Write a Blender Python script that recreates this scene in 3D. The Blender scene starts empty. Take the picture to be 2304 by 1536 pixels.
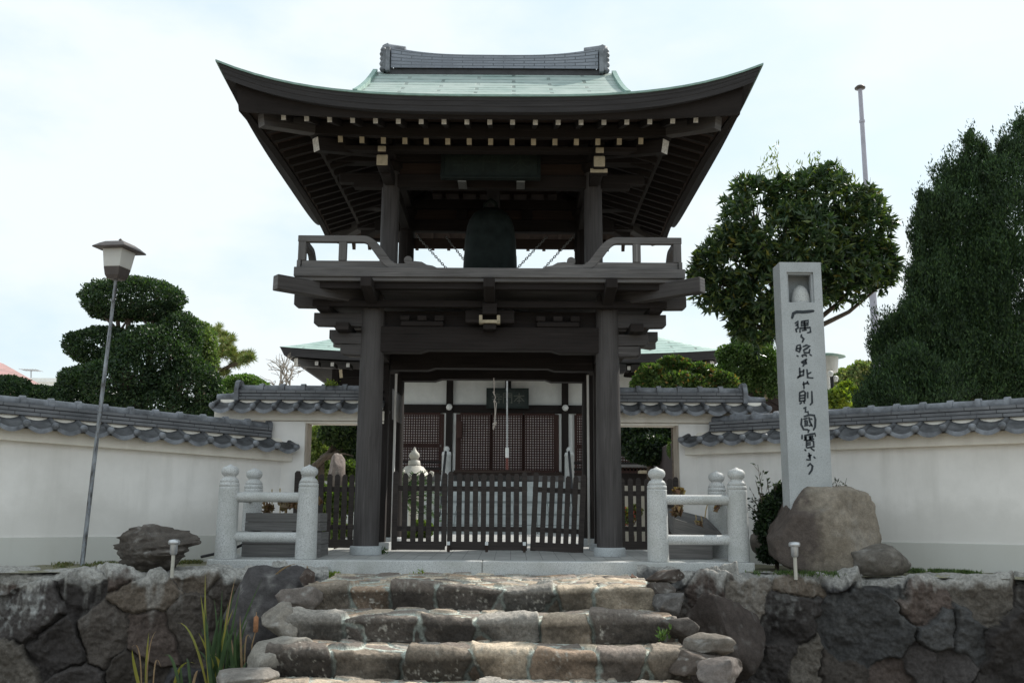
import bpy, math, random
import numpy as np
from mathutils import Vector, Matrix
R = math.radians
scene = bpy.context.scene
COL = scene.collection
RNG = np.random.default_rng(7)
random.seed(7)

# ------------------------------------------------------------------ camera
F = 2150.0                      # focal length in pixels of the 2304 px wide photograph
TH = R(10.2); RO = 0.0065       # pitch up, slight roll
EYE = np.array([0.0, 0.0, 0.58])
_fw = np.array([0, math.cos(TH), math.sin(TH)])
_u0 = np.array([0, -math.sin(TH), math.cos(TH)])
_r0 = np.array([1.0, 0, 0])
_rt = _r0*math.cos(RO) + _u0*math.sin(RO)
_up = _u0*math.cos(RO) - _r0*math.sin(RO)
cam_d = bpy.data.cameras.new('camera'); cam = bpy.data.objects.new('camera', cam_d); COL.objects.link(cam)
cam_d.sensor_width = 36.0; cam_d.lens = F/2304*36.0
cam_d.clip_start = 0.05; cam_d.clip_end = 2000
m = Matrix.Identity(4)
for i in range(3):
    m[i][0] = _rt[i]; m[i][1] = _up[i]; m[i][2] = -_fw[i]; m[i][3] = EYE[i]
cam.matrix_world = m
scene.camera = cam

# ------------------------------------------------------------------ light
SUN_AZ, SUN_EL = 47.0, 43.0     # degrees: from +Y towards +X, above the horizon
world = bpy.data.worlds.new('World'); scene.world = world; world.use_nodes = True
nt = world.node_tree; nt.nodes.clear()
out = nt.nodes.new('ShaderNodeOutputWorld')
sky = nt.nodes.new('ShaderNodeTexSky'); sky.sky_type = 'NISHITA'; sky.sun_disc = False
sky.sun_elevation = R(SUN_EL); sky.sun_rotation = R(SUN_AZ); sky.air_density = 1.0; sky.dust_density = 2.0
bg1 = nt.nodes.new('ShaderNodeBackground'); bg1.inputs['Strength'].default_value = 0.15
nt.links.new(sky.outputs[0], bg1.inputs['Color'])
bg2 = nt.nodes.new('ShaderNodeBackground'); bg2.inputs['Color'].default_value = (0.85, 0.945, 1.0, 1); bg2.inputs['Strength'].default_value = 1.05
tc = nt.nodes.new('ShaderNodeTexCoord')
sep = nt.nodes.new('ShaderNodeSeparateXYZ'); nt.links.new(tc.outputs['Generated'], sep.inputs[0])
mp = nt.nodes.new('ShaderNodeMapping'); mp.inputs['Scale'].default_value = (2.0, 2.0, 4.2); mp.inputs['Location'].default_value = (0.35, 0.2, 0.1)
nt.links.new(tc.outputs['Generated'], mp.inputs['Vector'])
nz = nt.nodes.new('ShaderNodeTexNoise'); nz.inputs['Scale'].default_value = 1.7; nz.inputs['Detail'].default_value = 9; nz.inputs['Roughness'].default_value = 0.52
nt.links.new(mp.outputs[0], nz.inputs['Vector'])
rmp = nt.nodes.new('ShaderNodeValToRGB'); rmp.color_ramp.elements[0].position = 0.33; rmp.color_ramp.elements[1].position = 0.56
rmp.color_ramp.elements[0].color = (0.80,)*3+(1,); rmp.color_ramp.elements[1].color = (1, 1, 1, 1)
nt.links.new(nz.outputs['Fac'], rmp.inputs['Fac'])
crp = nt.nodes.new('ShaderNodeValToRGB'); crp.color_ramp.elements[0].position = 0.38; crp.color_ramp.elements[1].position = 0.58
crp.color_ramp.elements[0].color = (0.78, 0.935, 1.0, 1); crp.color_ramp.elements[1].color = (0.90, 0.97, 1.0, 1)      # thin veil to thick cloud
nt.links.new(nz.outputs['Fac'], crp.inputs['Fac']); nt.links.new(crp.outputs['Color'], bg2.inputs['Color'])
mixw = nt.nodes.new('ShaderNodeMixShader')
nt.links.new(rmp.outputs['Color'], mixw.inputs['Fac']); nt.links.new(bg1.outputs[0], mixw.inputs[1]); nt.links.new(bg2.outputs[0], mixw.inputs[2])
nt.links.new(mixw.outputs[0], out.inputs['Surface'])
sun_d = bpy.data.lights.new('sun', 'SUN'); sun_d.energy = 5.0; sun_d.angle = R(0.8); sun_d.color = (1.0, 0.95, 0.86)
sun = bpy.data.objects.new('sun', sun_d); COL.objects.link(sun)
_sd = Vector((math.sin(R(SUN_AZ))*math.cos(R(SUN_EL)), math.cos(R(SUN_AZ))*math.cos(R(SUN_EL)), math.sin(R(SUN_EL))))
sun.rotation_euler = (-_sd).to_track_quat('-Z', 'Y').to_euler()
scene.view_settings.view_transform = 'Standard'; scene.view_settings.look = 'None'
scene.view_settings.exposure = 0.0; scene.view_settings.gamma = 1.0; scene.view_settings.use_curve_mapping = False

# ------------------------------------------------------------------ helpers
def W(px, py, D):
    """world point seen at photo pixel (px, py) at distance Y = D"""
    d = _fw + _rt*(px-1152)/F - _up*(py-768)/F
    return EYE + d*D/d[1]
def ZY(py, D, px=1100): return W(px, py, D)[2]
def XP(px, D, py=900): return W(px, py, D)[0]
def ppm(D, Z=1.0): return F/(D*math.cos(TH)+(Z-0.58)*math.sin(TH))     # pixels per metre

def tag(o, label=None, cat=None, group=None, kind=None):
    if label: o['label'] = label
    if cat: o['category'] = cat
    if group: o['group'] = group
    if kind: o['kind'] = kind
    return o
def empty(name, loc, label=None, cat=None, group=None):
    o = bpy.data.objects.new(name, None); COL.objects.link(o); o.location = loc
    o.empty_display_size = 0.2
    return tag(o, label, cat, group)
def _link(name, me, parent):
    o = bpy.data.objects.new(name, me); COL.objects.link(o)
    if parent is not None:
        o.parent = parent
        # parts keep world coordinates: undo the thing's own location once (parts themselves sit at the origin)
        if parent.parent is None: o.matrix_parent_inverse = Matrix.Translation(-parent.location)
    return o
def copy_tree(o, parent=None):
    c = o.copy(); COL.objects.link(c)
    if parent is not None: c.parent = parent
    for ch in list(o.children): copy_tree(ch, c)
    return c

class MB:
    """collects shapes (with UVs that run along the grain) and links them as ONE mesh"""
    def __init__(s): s.v = []; s.f = []; s.uv = []; s.mi = []; s.sm = []
    def add(s, verts, faces, uvs=None, mi=0, smooth=False):
        b = len(s.v); s.v += [tuple(map(float, p)) for p in verts]
        for k, f in enumerate(faces):
            s.f.append([b+i for i in f])
            if uvs is not None: s.uv += list(uvs[k])
            else: s.uv += [(verts[i][0]+verts[i][1], verts[i][2]) for i in f]
            s.mi.append(mi if not isinstance(mi, (list, tuple)) else mi[k]); s.sm.append(smooth)
        return s
    def box(s, c, size, rot=None, mi=0, front_mi=None):
        hx, hy, hz = size[0]/2, size[1]/2, size[2]/2
        L = [(x, y, z) for x in (-hx, hx) for y in (-hy, hy) for z in (-hz, hz)]
        fs = [(0, 1, 3, 2), (4, 6, 7, 5), (0, 4, 5, 1), (2, 3, 7, 6), (0, 2, 6, 4), (1, 5, 7, 3)]
        ax = max(range(3), key=lambda i: size[i]); off = random.random()*20
        uvs = []
        for k, f in enumerate(fs):
            fa = k//2; oth = [i for i in range(3) if i != fa]
            if ax in oth: a = ax; b_ = [i for i in oth if i != ax][0]
            else: a, b_ = oth
            uvs.append([(L[i][a]+off, L[i][b_]+off*1.7+fa) for i in f])
        M = rot if rot is not None else Matrix.Identity(3)
        V = [tuple((M @ Vector(p)) + Vector(c)) for p in L]
        mis = [mi]*6
        if front_mi is not None:
            if isinstance(front_mi, dict):
                for k, v_ in front_mi.items(): mis[k] = v_
            else: mis[2] = front_mi
        return s.add(V, fs, uvs, mis)
    def b2(s, lo, hi, mi=0, front_mi=None):
        return s.box([(a+b)/2 for a, b in zip(lo, hi)], [abs(b-a) for a, b in zip(lo, hi)], None, mi, front_mi)
    def beam(s, p0, p1, w, h, mi=0, end_mi=None, roll=0):
        """square bar from p0 to p1; end_mi colours the cap at p1"""
        p0, p1 = Vector(p0), Vector(p1); d = p1-p0; L = d.length; x = d.normalized()
        upv = Vector((0, 0, 1)) if abs(x.z) < 0.95 else Vector((0, 1, 0))
        y = upv.cross(x).normalized(); z = x.cross(y)
        M = Matrix((x, y, z)).transposed()
        if roll: M = M @ Matrix.Rotation(roll, 3, 'X')
        return s.box((p0+p1)/2, (L, w, h), M, mi, {1: end_mi} if end_mi is not None else None)
    def tube(s, pts, r, n=10, mi=0, caps=True, smooth=True):
        pts = [Vector(p) for p in pts]; rs = r if isinstance(r, (list, tuple)) else [r]*len(pts)
        V = []; Fc = []; U = []; ref = None; acc = 0; off = random.random()*9
        for i, p in enumerate(pts):
            t = (pts[min(i+1, len(pts)-1)]-pts[max(i-1, 0)]).normalized()
            if ref is None:
                ref = Vector((0, 0, 1)) if abs(t.z) < 0.9 else Vector((1, 0, 0))
            a = (ref - t*ref.dot(t)).normalized(); b_ = t.cross(a); ref = a
            for k in range(n):
                an = 2*math.pi*k/n
                V.append(p + (a*math.cos(an)+b_*math.sin(an))*rs[i])
        for i in range(len(pts)-1):
            L = (pts[i+1]-pts[i]).length
            for k in range(n):
                k2 = (k+1) % n
                Fc.append((i*n+k, i*n+k2, (i+1)*n+k2, (i+1)*n+k))
                c0 = k/n*6.28*rs[i]+off; c1 = (k+1)/n*6.28*rs[i]+off
                U.append([(acc, c0), (acc, c1), (acc+L, c1), (acc+L, c0)])
            acc += L
        s.add(V, Fc, U, mi, smooth)
        if caps:
            for base in (0, (len(pts)-1)*n):
                idx = list(range(n)); idx = idx[::-1] if base == 0 else idx
                s.add([V[base+i] for i in range(n)], [tuple(idx)], None, mi, False)
        return s
    def lathe(s, prof, c, n=20, mi=0, smooth=True, sx=1, sy=1):
        V = []; Fc = []; U = []; off = random.random()*9; L = [0]
        for i in range(1, len(prof)): L.append(L[-1]+math.hypot(prof[i][0]-prof[i-1][0], prof[i][1]-prof[i-1][1]))
        for r, z in prof:
            for k in range(n):
                a = 2*math.pi*k/n; V.append((c[0]+r*sx*math.cos(a), c[1]+r*sy*math.sin(a), c[2]+z))
        for i in range(len(prof)-1):
            for k in range(n):
                k2 = (k+1) % n; Fc.append((i*n+k, i*n+k2, (i+1)*n+k2, (i+1)*n+k))
                rr = max(prof[i][0], 0.02)*6.28
                U.append([(L[i]+off, k/n*rr), (L[i]+off, (k+1)/n*rr), (L[i+1]+off, (k+1)/n*rr), (L[i+1]+off, k/n*rr)])
        s.add(V, Fc, U, mi, smooth)
        s.add([V[(len(prof)-1)*n+i] for i in range(n)], [tuple(range(n))], None, mi)
        s.add([V[i] for i in range(n)], [tuple(range(n-1, -1, -1))], None, mi)
        return s
    def prism(s, poly, origin, ex, ey, ez, depth, mi=0):
        """2D outline poly in axes ex, ey extruded by depth along ez (starting at origin)"""
        o = Vector(origin); ex, ey, ez = Vector(ex), Vector(ey), Vector(ez); n = len(poly)
        A = [o+ex*x+ey*y for x, y in poly]; B = [p+ez*depth for p in A]
        fs = [tuple(range(n)), tuple(range(2*n-1, n-1, -1))]+[(i, i+n, (i+1) % n+n, (i+1) % n) for i in range(n)]
        off = random.random()*9
        uv = [[(x+off, y+off) for x, y in poly], [(x+off, y+off) for x, y in poly[::-1]]]
        for i in range(n):
            l = (A[(i+1) % n]-A[i]).length
            uv.append([(off, off), (off, off+depth), (off+l, off+depth), (off+l, off)])
        return s.add(A+B, fs, uv, mi)
    def ribbon(s, pts, w, nrm, mi=0):
        """flat brush stroke: a strip of width w through 3D pts lying in the plane with normal nrm"""
        pts = [Vector(p) for p in pts]; nrm = Vector(nrm); Lf = []; Rt = []
        for i, p in enumerate(pts):
            t = (pts[min(i+1, len(pts)-1)]-pts[max(i-1, 0)]).normalized(); sd = t.cross(nrm).normalized()
            k = 1.0 if 0 < i < len(pts)-1 else 0.75
            Lf.append(p+sd*w/2*k); Rt.append(p-sd*w/2*k)
        t0 = (pts[0]-pts[1]).normalized()*w*0.35; t1 = (pts[-1]-pts[-2]).normalized()*w*0.35
        V = Lf+Rt+[pts[0]+t0, pts[-1]+t1]; n = len(pts)
        fs = [(i, i+1, n+i+1, n+i) for i in range(n-1)]+[(2*n, 0, n), (2*n+1, 2*n-1, n-1)]
        return s.add(V, fs, None, mi)
    def build(s, name, mats, parent=None, bevel=0):
        me = bpy.data.meshes.new(name); me.from_pydata(s.v, [], s.f)
        uvl = me.uv_layers.new(name='UVMap'); uvl.data.foreach_set('uv', np.array(s.uv, dtype=np.float32).ravel())
        for mt in (mats if isinstance(mats, (list, tuple)) else [mats]): me.materials.append(mt)
        me.polygons.foreach_set('material_index', np.array(s.mi, dtype=np.int32))
        me.polygons.foreach_set('use_smooth', np.array(s.sm, dtype=bool))
        me.update(); o = _link(name, me, parent)
        if bevel:
            b = o.modifiers.new('bevel', 'BEVEL'); b.width = bevel; b.segments = 2; b.limit_method = 'ANGLE'; b.angle_limit = R(50)
            b.harden_normals = False
        return o

def mesh_np(name, V, Q, mat, parent=None, col=None, uv=None, smooth=True):
    """fast mesh from numpy arrays: V (n,3), Q (m,4 or 3); col per-vertex rgb; uv per-vertex"""
    me = bpy.data.meshes.new(name); n, k = Q.shape
    me.vertices.add(len(V)); me.vertices.foreach_set('co', np.asarray(V, np.float32).ravel())
    me.loops.add(n*k); me.loops.foreach_set('vertex_index', np.asarray(Q, np.int32).ravel())
    me.polygons.add(n); me.polygons.foreach_set('loop_start', np.arange(0, n*k, k, dtype=np.int32))
    me.update(calc_edges=True); me.validate()
    me.polygons.foreach_set('use_smooth', np.full(n, smooth))
    if col is not None:
        ca = me.color_attributes.new('Col', 'FLOAT_COLOR', 'POINT')
        c4 = np.ones((len(V), 4), np.float32); c4[:, :3] = col; ca.data.foreach_set('color', c4.ravel())
    if uv is not None:
        ul = me.uv_layers.new(name='UVMap'); ul.data.foreach_set('uv', np.asarray(uv, np.float32)[np.asarray(Q).ravel()].ravel())
    for mt in (mat if isinstance(mat, (list, tuple)) else [mat]): me.materials.append(mt)
    return _link(name, me, parent)

def hash3(ix, iy, iz, seed):
    h = (ix*374761393 + iy*668265263 + iz*2147483647 + seed*144665) & 0x7fffffff
    h = ((h ^ (h >> 13))*1274126177) & 0x7fffffff
    return ((h ^ (h >> 16)) & 0xffff)/65535.0
def vnoise(P, seed=0):
    P = np.asarray(P, float); I = np.floor(P).astype(np.int64); f = P-I; f = f*f*(3-2*f)
    r = 0
    for dx in (0, 1):
        for dy in (0, 1):
            for dz in (0, 1):
                w = (f[..., 0] if dx else 1-f[..., 0])*(f[..., 1] if dy else 1-f[..., 1])*(f[..., 2] if dz else 1-f[..., 2])
                r = r+w*hash3(I[..., 0]+dx, I[..., 1]+dy, I[..., 2]+dz, seed)
    return r
def fbm(P, seed=0, octv=4):
    P = np.asarray(P, float); a = 0.5; r = 0; t = 0
    for o in range(octv):
        r = r+a*vnoise(P*(2.03**o)+o*17.3, seed+o*31); t += a; a *= 0.55
    return r/t

# ------------------------------------------------------------------ materials
def newmat(name):
    mt = bpy.data.materials.new(name); mt.use_nodes = True; t = mt.node_tree
    b = t.nodes['Principled BSDF']; return mt, t, b
def nd(t, typ, **kw):
    n = t.nodes.new(typ)
    for k, v in kw.items():
        if k in n.inputs: n.inputs[k].default_value = v
        else: setattr(n, k, v)
    return n
def ramp(t, fac, stops):
    r = t.nodes.new('ShaderNodeValToRGB'); e = r.color_ramp.elements
    while len(e) < len(stops): e.new(0.5)
    for i, (p, c) in enumerate(stops): e[i].position = p; e[i].color = (*c, 1)
    t.links.new(fac, r.inputs['Fac']); return r.outputs['Color']
def bump(t, b, h, strength=0.3, dist=0.02):
    n = nd(t, 'ShaderNodeBump', Strength=strength, Distance=dist); t.links.new(h, n.inputs['Height']); t.links.new(n.outputs[0], b.inputs['Normal'])
def mix(t, fac, a, b_, mode='MIX'):
    n = t.nodes.new('ShaderNodeMix'); n.data_type = 'RGBA'; n.blend_type = mode
    for sock, val in ((n.inputs['Factor'], fac), (n.inputs['A'], a), (n.inputs['B'], b_)) if False else ((n.inputs[0], fac), (n.inputs[6], a), (n.inputs[7], b_)):
        if hasattr(val, 'is_output'): t.links.new(val, sock)
        else: sock.default_value = val if not isinstance(val, tuple) else (*val, 1)
    return n.outputs[2]
def noise(t, scale, detail=4, rough=0.55, coord=None, vec_scale=None, out='Fac'):
    c = t.nodes.new('ShaderNodeTexCoord'); o = c.outputs[coord or 'Object']
    if vec_scale is not None:
        mp_ = t.nodes.new('ShaderNodeMapping'); mp_.inputs['Scale'].default_value = vec_scale; t.links.new(o, mp_.inputs['Vector']); o = mp_.outputs[0]
    n = nd(t, 'ShaderNodeTexNoise', Scale=scale, Detail=detail, Roughness=rough); t.links.new(o, n.inputs['Vector'])
    return n.outputs[out]

def mat_wood(name, dark, light, rough=0.75, wear=None):
    mt, t, b = newmat(name)
    g = noise(t, 1.0, 6, 0.65, 'UV', (1.6, 42, 1)); g2 = noise(t, 1.3, 3, 0.5, 'UV', (0.9, 3.0, 1))
    c1 = ramp(t, g, [(0.28, dark), (0.5, tuple((a+c)/2 for a, c in zip(dark, light))), (0.74, light)])
    c2 = mix(t, ramp(t, g2, [(0.35, (0, 0, 0)), (0.7, (1, 1, 1))]), c1, mix(t, 0.45, c1, wear or light))
    g3 = noise(t, 1.0, 4, 0.6, 'UV', (0.55, 15, 1)); w2 = tuple(min(1, x*1.7) for x in (wear or light))      # bleached streaks and dark checks along the grain
    c2 = mix(t, ramp(t, g3, [(0.60, (0, 0, 0)), (0.72, (0.55,)*3)]), c2, w2)
    c2 = mix(t, ramp(t, g3, [(0.27, (0.75,)*3), (0.34, (0, 0, 0))]), c2, tuple(x*0.5 for x in dark))
    t.links.new(c2, b.inputs['Base Color']); b.inputs['Roughness'].default_value = rough
    b.inputs['Specular IOR Level'].default_value = 0.25
    bump(t, b, g, 0.35, 0.006); return mt
def mat_granite(name, base=(0.40, 0.42, 0.42), stain=(0.27, 0.28, 0.25), speck=0.55):
    mt, t, b = newmat(name)
    s1 = noise(t, 95, 2, 0.6); s2 = noise(t, 48, 3, 0.7); s3 = noise(t, 1.7, 5, 0.6)
    c = ramp(t, s1, [(0.36, tuple(x*speck for x in base)), (0.47, base), (0.60, base), (0.70, tuple(min(1, x*1.22) for x in base))])
    c = mix(t, ramp(t, s2, [(0.30, (0.8,)*3), (0.40, (0, 0, 0))]), c, tuple(x*0.55 for x in base))
    c = mix(t, ramp(t, s3, [(0.42, (0, 0, 0)), (0.70, (0.9,)*3)]), c, mix(t, 0.7, c, tuple(x*0.8 for x in stain)))
    t.links.new(c, b.inputs['Base Color']); b.inputs['Roughness'].default_value = 0.62
    bump(t, b, s2, 0.12, 0.004); return mt
def mat_simple(name, c, rough=0.6, var=0.25, scale=6, metal=0, bumpk=0.0, coord='Object', spec=0.4):
    mt, t, b = newmat(name); n = noise(t, scale, 5, 0.6, coord)
    lo = tuple(x*(1-var) for x in c); hi = tuple(min(1, x*(1+var)) for x in c)
    t.links.new(ramp(t, n, [(0.3, lo), (0.7, hi)]), b.inputs['Base Color'])
    b.inputs['Roughness'].default_value = rough; b.inputs['Metallic'].default_value = metal; b.inputs['Specular IOR Level'].default_value = spec
    if bumpk: bump(t, b, n, bumpk, 0.01)
    return mt
def mat_attr(name, rough=0.85, nscale=26, amp=0.35, bumpk=0.5, bd=0.012, spec=0.25):
    """base colour from the mesh's own colour attribute (the stone's colour) broken up by fine grain"""
    mt, t, b = newmat(name); a = nd(t, 'ShaderNodeVertexColor', layer_name='Col')
    n = noise(t, nscale, 6, 0.68); n2 = noise(t, nscale*5, 3, 0.6)
    k = ramp(t, n, [(0.25, (1-amp,)*3), (0.75, (1+amp,)*3)])
    k2 = ramp(t, n2, [(0.3, (0.82,)*3), (0.7, (1.15,)*3)])
    c = mix(t, 1.0, mix(t, 1.0, a.outputs['Color'], k, 'MULTIPLY'), k2, 'MULTIPLY')
    t.links.new(c, b.inputs['Base Color']); b.inputs['Roughness'].default_value = rough; b.inputs['Specular IOR Level'].default_value = spec
    bump(t, b, n, bumpk, bd); return mt
def mat_leaf(name, trans=0.35, gloss=0.45, tint=(0.9, 1.15, 0.35)):
    mt, t, b = newmat(name); a = nd(t, 'ShaderNodeVertexColor', layer_name='Col')
    t.links.new(a.outputs['Color'], b.inputs['Base Color']); b.inputs['Roughness'].default_value = gloss; b.inputs['Specular IOR Level'].default_value = 0.35
    tr = t.nodes.new('ShaderNodeBsdfTranslucent'); t.links.new(mix(t, 1.0, a.outputs['Color'], tint, 'MULTIPLY'), tr.inputs['Color'])
    ms = t.nodes.new('ShaderNodeMixShader'); ms.inputs[0].default_value = trans
    t.links.new(b.outputs[0], ms.inputs[1]); t.links.new(tr.outputs[0], ms.inputs[2])
    t.links.new(ms.outputs[0], t.nodes['Material Output'].inputs['Surface']); return mt
def mat_brick(name, c1, c2, mortar, bw, rh, ms=0.008, rough=0.55, coord='UV', offset=0.5, bumpk=0.4, spec=0.4, var=None):
    mt, t, b = newmat(name); tcn = t.nodes.new('ShaderNodeTexCoord')
    br = nd(t, 'ShaderNodeTexBrick'); br.offset = offset
    br.inputs['Color1'].default_value = (*c1, 1); br.inputs['Color2'].default_value = (*c2, 1); br.inputs['Mortar'].default_value = (*mortar, 1)
    br.inputs['Scale'].default_value = 1; br.inputs['Brick Width'].default_value = bw; br.inputs['Row Height'].default_value = rh
    br.inputs['Mortar Size'].default_value = ms; br.inputs['Mortar Smooth'].default_value = 0.15; br.inputs['Bias'].default_value = 0
    t.links.new(tcn.outputs[coord], br.inputs['Vector'])
    n = noise(t, 2.2, 7, 0.7)
    c = mix(t, ramp(t, n, [(0.38, (0, 0, 0)), (0.64, (1, 1, 1))]), br.outputs['Color'], mix(t, 0.85, br.outputs['Color'], var or tuple(x*0.7 for x in c1)))
    t.links.new(c, b.inputs['Base Color']); b.inputs['Roughness'].default_value = rough; b.inputs['Specular IOR Level'].default_value = spec
    inv = nd(t, 'ShaderNodeMath', operation='SUBTRACT'); inv.inputs[0].default_value = 1; t.links.new(br.outputs['Fac'], inv.inputs[1])
    bump(t, b, inv.outputs[0], bumpk, 0.01); return mt
def mat_plaster(name, c, stain, footstain=0.5):
    mt, t, b = newmat(name)
    n = noise(t, 1.1, 6, 0.65); st = noise(t, 1.0, 5, 0.6, 'Object', (2.6, 2.6, 0.35)); fine = noise(t, 60, 4, 0.6)
    cc = mix(t, ramp(t, n, [(0.42, (0, 0, 0)), (0.75, (0.55,)*3)]), c, stain)
    cc = mix(t, ramp(t, st, [(0.50, (0, 0, 0)), (0.78, (0.75,)*3)]), cc, stain)
    # damp rises from the ground: a stain that belongs to the wall
    tcn = t.nodes.new('ShaderNodeTexCoord'); sp = t.nodes.new('ShaderNodeSeparateXYZ'); t.links.new(tcn.outputs['Object'], sp.inputs[0])
    ad = nd(t, 'ShaderNodeMath', operation='MULTIPLY_ADD'); t.links.new(n, ad.inputs[0]); ad.inputs[1].default_value = -0.9; t.links.new(sp.outputs['Z'], ad.inputs[2])
    cc = mix(t, ramp(t, ad.outputs[0], [(0.0, (footstain,)*3), (0.35, (0, 0, 0))]), cc, stain)
    t.links.new(cc, b.inputs['Base Color']); b.inputs['Roughness'].default_value = 0.9; b.inputs['Specular IOR Level'].default_value = 0.15
    bump(t, b, fine, 0.15, 0.003); return mt

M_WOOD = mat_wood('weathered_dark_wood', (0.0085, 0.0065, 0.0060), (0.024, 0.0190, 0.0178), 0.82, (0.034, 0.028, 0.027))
M_WOODG = mat_wood('weathered_grey_wood', (0.060, 0.056, 0.056), (0.165, 0.157, 0.157), 0.82, (0.215, 0.205, 0.203))
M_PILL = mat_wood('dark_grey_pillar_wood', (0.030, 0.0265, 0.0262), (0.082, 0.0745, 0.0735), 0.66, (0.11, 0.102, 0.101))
M_WOODR = mat_wood('brown_board', (0.021, 0.0145, 0.012), (0.056, 0.037, 0.030), 0.8)
M_FASC = mat_wood('layered_eave_wood', (0.024, 0.023, 0.025), (0.056, 0.054, 0.058), 0.75)
M_END = mat_simple('white_painted_beam_end', (0.60, 0.58, 0.55), 0.85, 0.30, 30)
M_CREAM = mat_simple('cream_painted_bracket_end', (0.42, 0.36, 0.26), 0.85, 0.22, 14)
M_GRAN = mat_granite('speckled_granite')
M_GRANW = mat_granite('pale_granite', (0.56, 0.57, 0.57), (0.40, 0.41, 0.38), 0.55)
M_GRAND = mat_granite('blue_grey_granite', (0.43, 0.455, 0.47), (0.35, 0.37, 0.375), 0.72)
M_PAVE = mat_brick('granite_paving', (0.40, 0.40, 0.39), (0.44, 0.44, 0.43), (0.10, 0.10, 0.10), 0.62, 0.205, 0.005, 0.6, 'UV', 0.0, 0.25)
M_PLAST = mat_plaster('white_plaster', (0.89, 0.865, 0.84), (0.64, 0.62, 0.59), 0.5)
M_PLASTC = mat_plaster('cream_plaster_band', (0.86, 0.81, 0.73), (0.62, 0.57, 0.50), 0.0)
M_FOOT = mat_plaster('grey_cement_footing', (0.76, 0.77, 0.755), (0.54, 0.53, 0.49), 0.7)
M_TILE = mat_simple('grey_clay_roof_tile', (0.175, 0.185, 0.205), 0.55, 0.62, 5, 0, 0.15, 'Object', 0.4)
M_TILED = mat_simple('dark_tile_joint', (0.05, 0.05, 0.055), 0.6, 0.3, 8)
M_COPPER = mat_brick('green_copper_roof', (0.29, 0.385, 0.355), (0.33, 0.42, 0.385), (0.10, 0.14, 0.125), 1.1, 0.24, 0.028, 0.6, 'UV', 0.5, 0.6, 0.35, (0.42, 0.48, 0.45))
M_BRONZE = mat_simple('dark_green_bronze', (0.020, 0.028, 0.026), 0.6, 0.35, 7, 0.4)
M_STONE = mat_attr('field_stone', 0.88, 34, 0.50, 0.85, 0.014)
M_STONES = mat_attr('boulder_stone', 0.9, 14, 0.35, 0.7, 0.02)
M_LEAF = mat_leaf('leaf_foliage'); M_NEED = mat_leaf('needle_foliage', 0.15, 0.6)
M_BARK = mat_simple('bark', (0.11, 0.085, 0.065), 0.9, 0.4, 18, 0, 0.6)
M_WHITE = mat_simple('white_panel', (0.78, 0.78, 0.76), 0.5, 0.06, 4)
M_BLACK = mat_simple('black_metal', (0.02, 0.02, 0.022), 0.5, 0.3, 8)
M_INK = mat_simple('dark_inscription_paint', (0.035, 0.042, 0.05), 0.8, 0.4, 40)
M_GROUND = mat_simple('bare_earth', (0.19, 0.165, 0.125), 0.95, 0.4, 5, 0, 0.5)

# ================================================================== SETTING
CX = -0.31                       # the gate's axis
def fl(Y): return 0.02*(min(Y, 16.6)-12.05)
def sheet(name, x0, x1, ys, zs, mat, n=2):
    V = []; Q = []; U = []
    xs = np.linspace(x0, x1, n)
    for y, z in zip(ys, zs):
        for x in xs: V.append((x, y, z)); U.append((y, x))
    for j in range(len(ys)-1):
        for i in range(n-1): Q.append((j*n+i, j*n+i+1, (j+1)*n+i+1, (j+1)*n+i))
    return mesh_np(name, np.array(V), np.array(Q), mat, uv=np.array(U), smooth=False)
tag(sheet('ground', -900, 900, [-900, 11.9], [-1.5, -1.5], M_GROUND), kind='structure')
M_YARD = mat_simple('pale_courtyard_gravel', (0.52, 0.50, 0.46), 0.95, 0.18, 30, 0, 0.3)
tag(sheet('courtyard_ground', -900, 900, [14.0, 1200], [-0.12, -0.12], M_YARD), kind='structure')
tag(sheet('paved_path', CX-2.3, CX+2.3, [12.3, 16.6, 25.5], [fl(12.3)+.001, fl(16.6), 0.09], M_PAVE, 2), kind='structure')

# raised beds between the retaining walls and the plaster walls
def bed(name, p):
    M_BED = mat_simple(name+'_soil', (0.20, 0.19, 0.13), 0.95, 0.45, 4, 0, 0.5)
    n = 40; mrow = 24; V = []; Q = []
    (ax, ay), (bx, by), (cx_, cy), (dx, dy) = p        # front a->b, back d->c
    for j in range(mrow):
        for i in range(n):
            u, v = i/(n-1), j/(mrow-1)
            x = (ax*(1-u)+bx*u)*(1-v)+(dx*(1-u)+cx_*u)*v; y = (ay*(1-u)+by*u)*(1-v)+(dy*(1-u)+cy*u)*v
            V.append((x, y, 0))
    V = np.array(V, float); V[:, 2] = -0.135+0.05*fbm(np.c_[V[:, :2]*2.5, V[:, 2]], 3)+0.02*fbm(np.c_[V[:, :2]*14, V[:, 2]], 5)
    for j in range(mrow-1):
        for i in range(n-1): Q.append((j*n+i, j*n+i+1, (j+1)*n+i+1, (j+1)*n+i))
    return tag(mesh_np(name, V, np.array(Q), M_BED), kind='structure')
bed('left_bed', [(-8.2, 9.5), (-3.6, 11.7), (-3.4, 14.8), (-8.2, 11.6)])
bed('right_bed', [(2.9, 11.7), (7.6, 10.3), (7.6, 12.0), (2.8, 14.8)])

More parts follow.
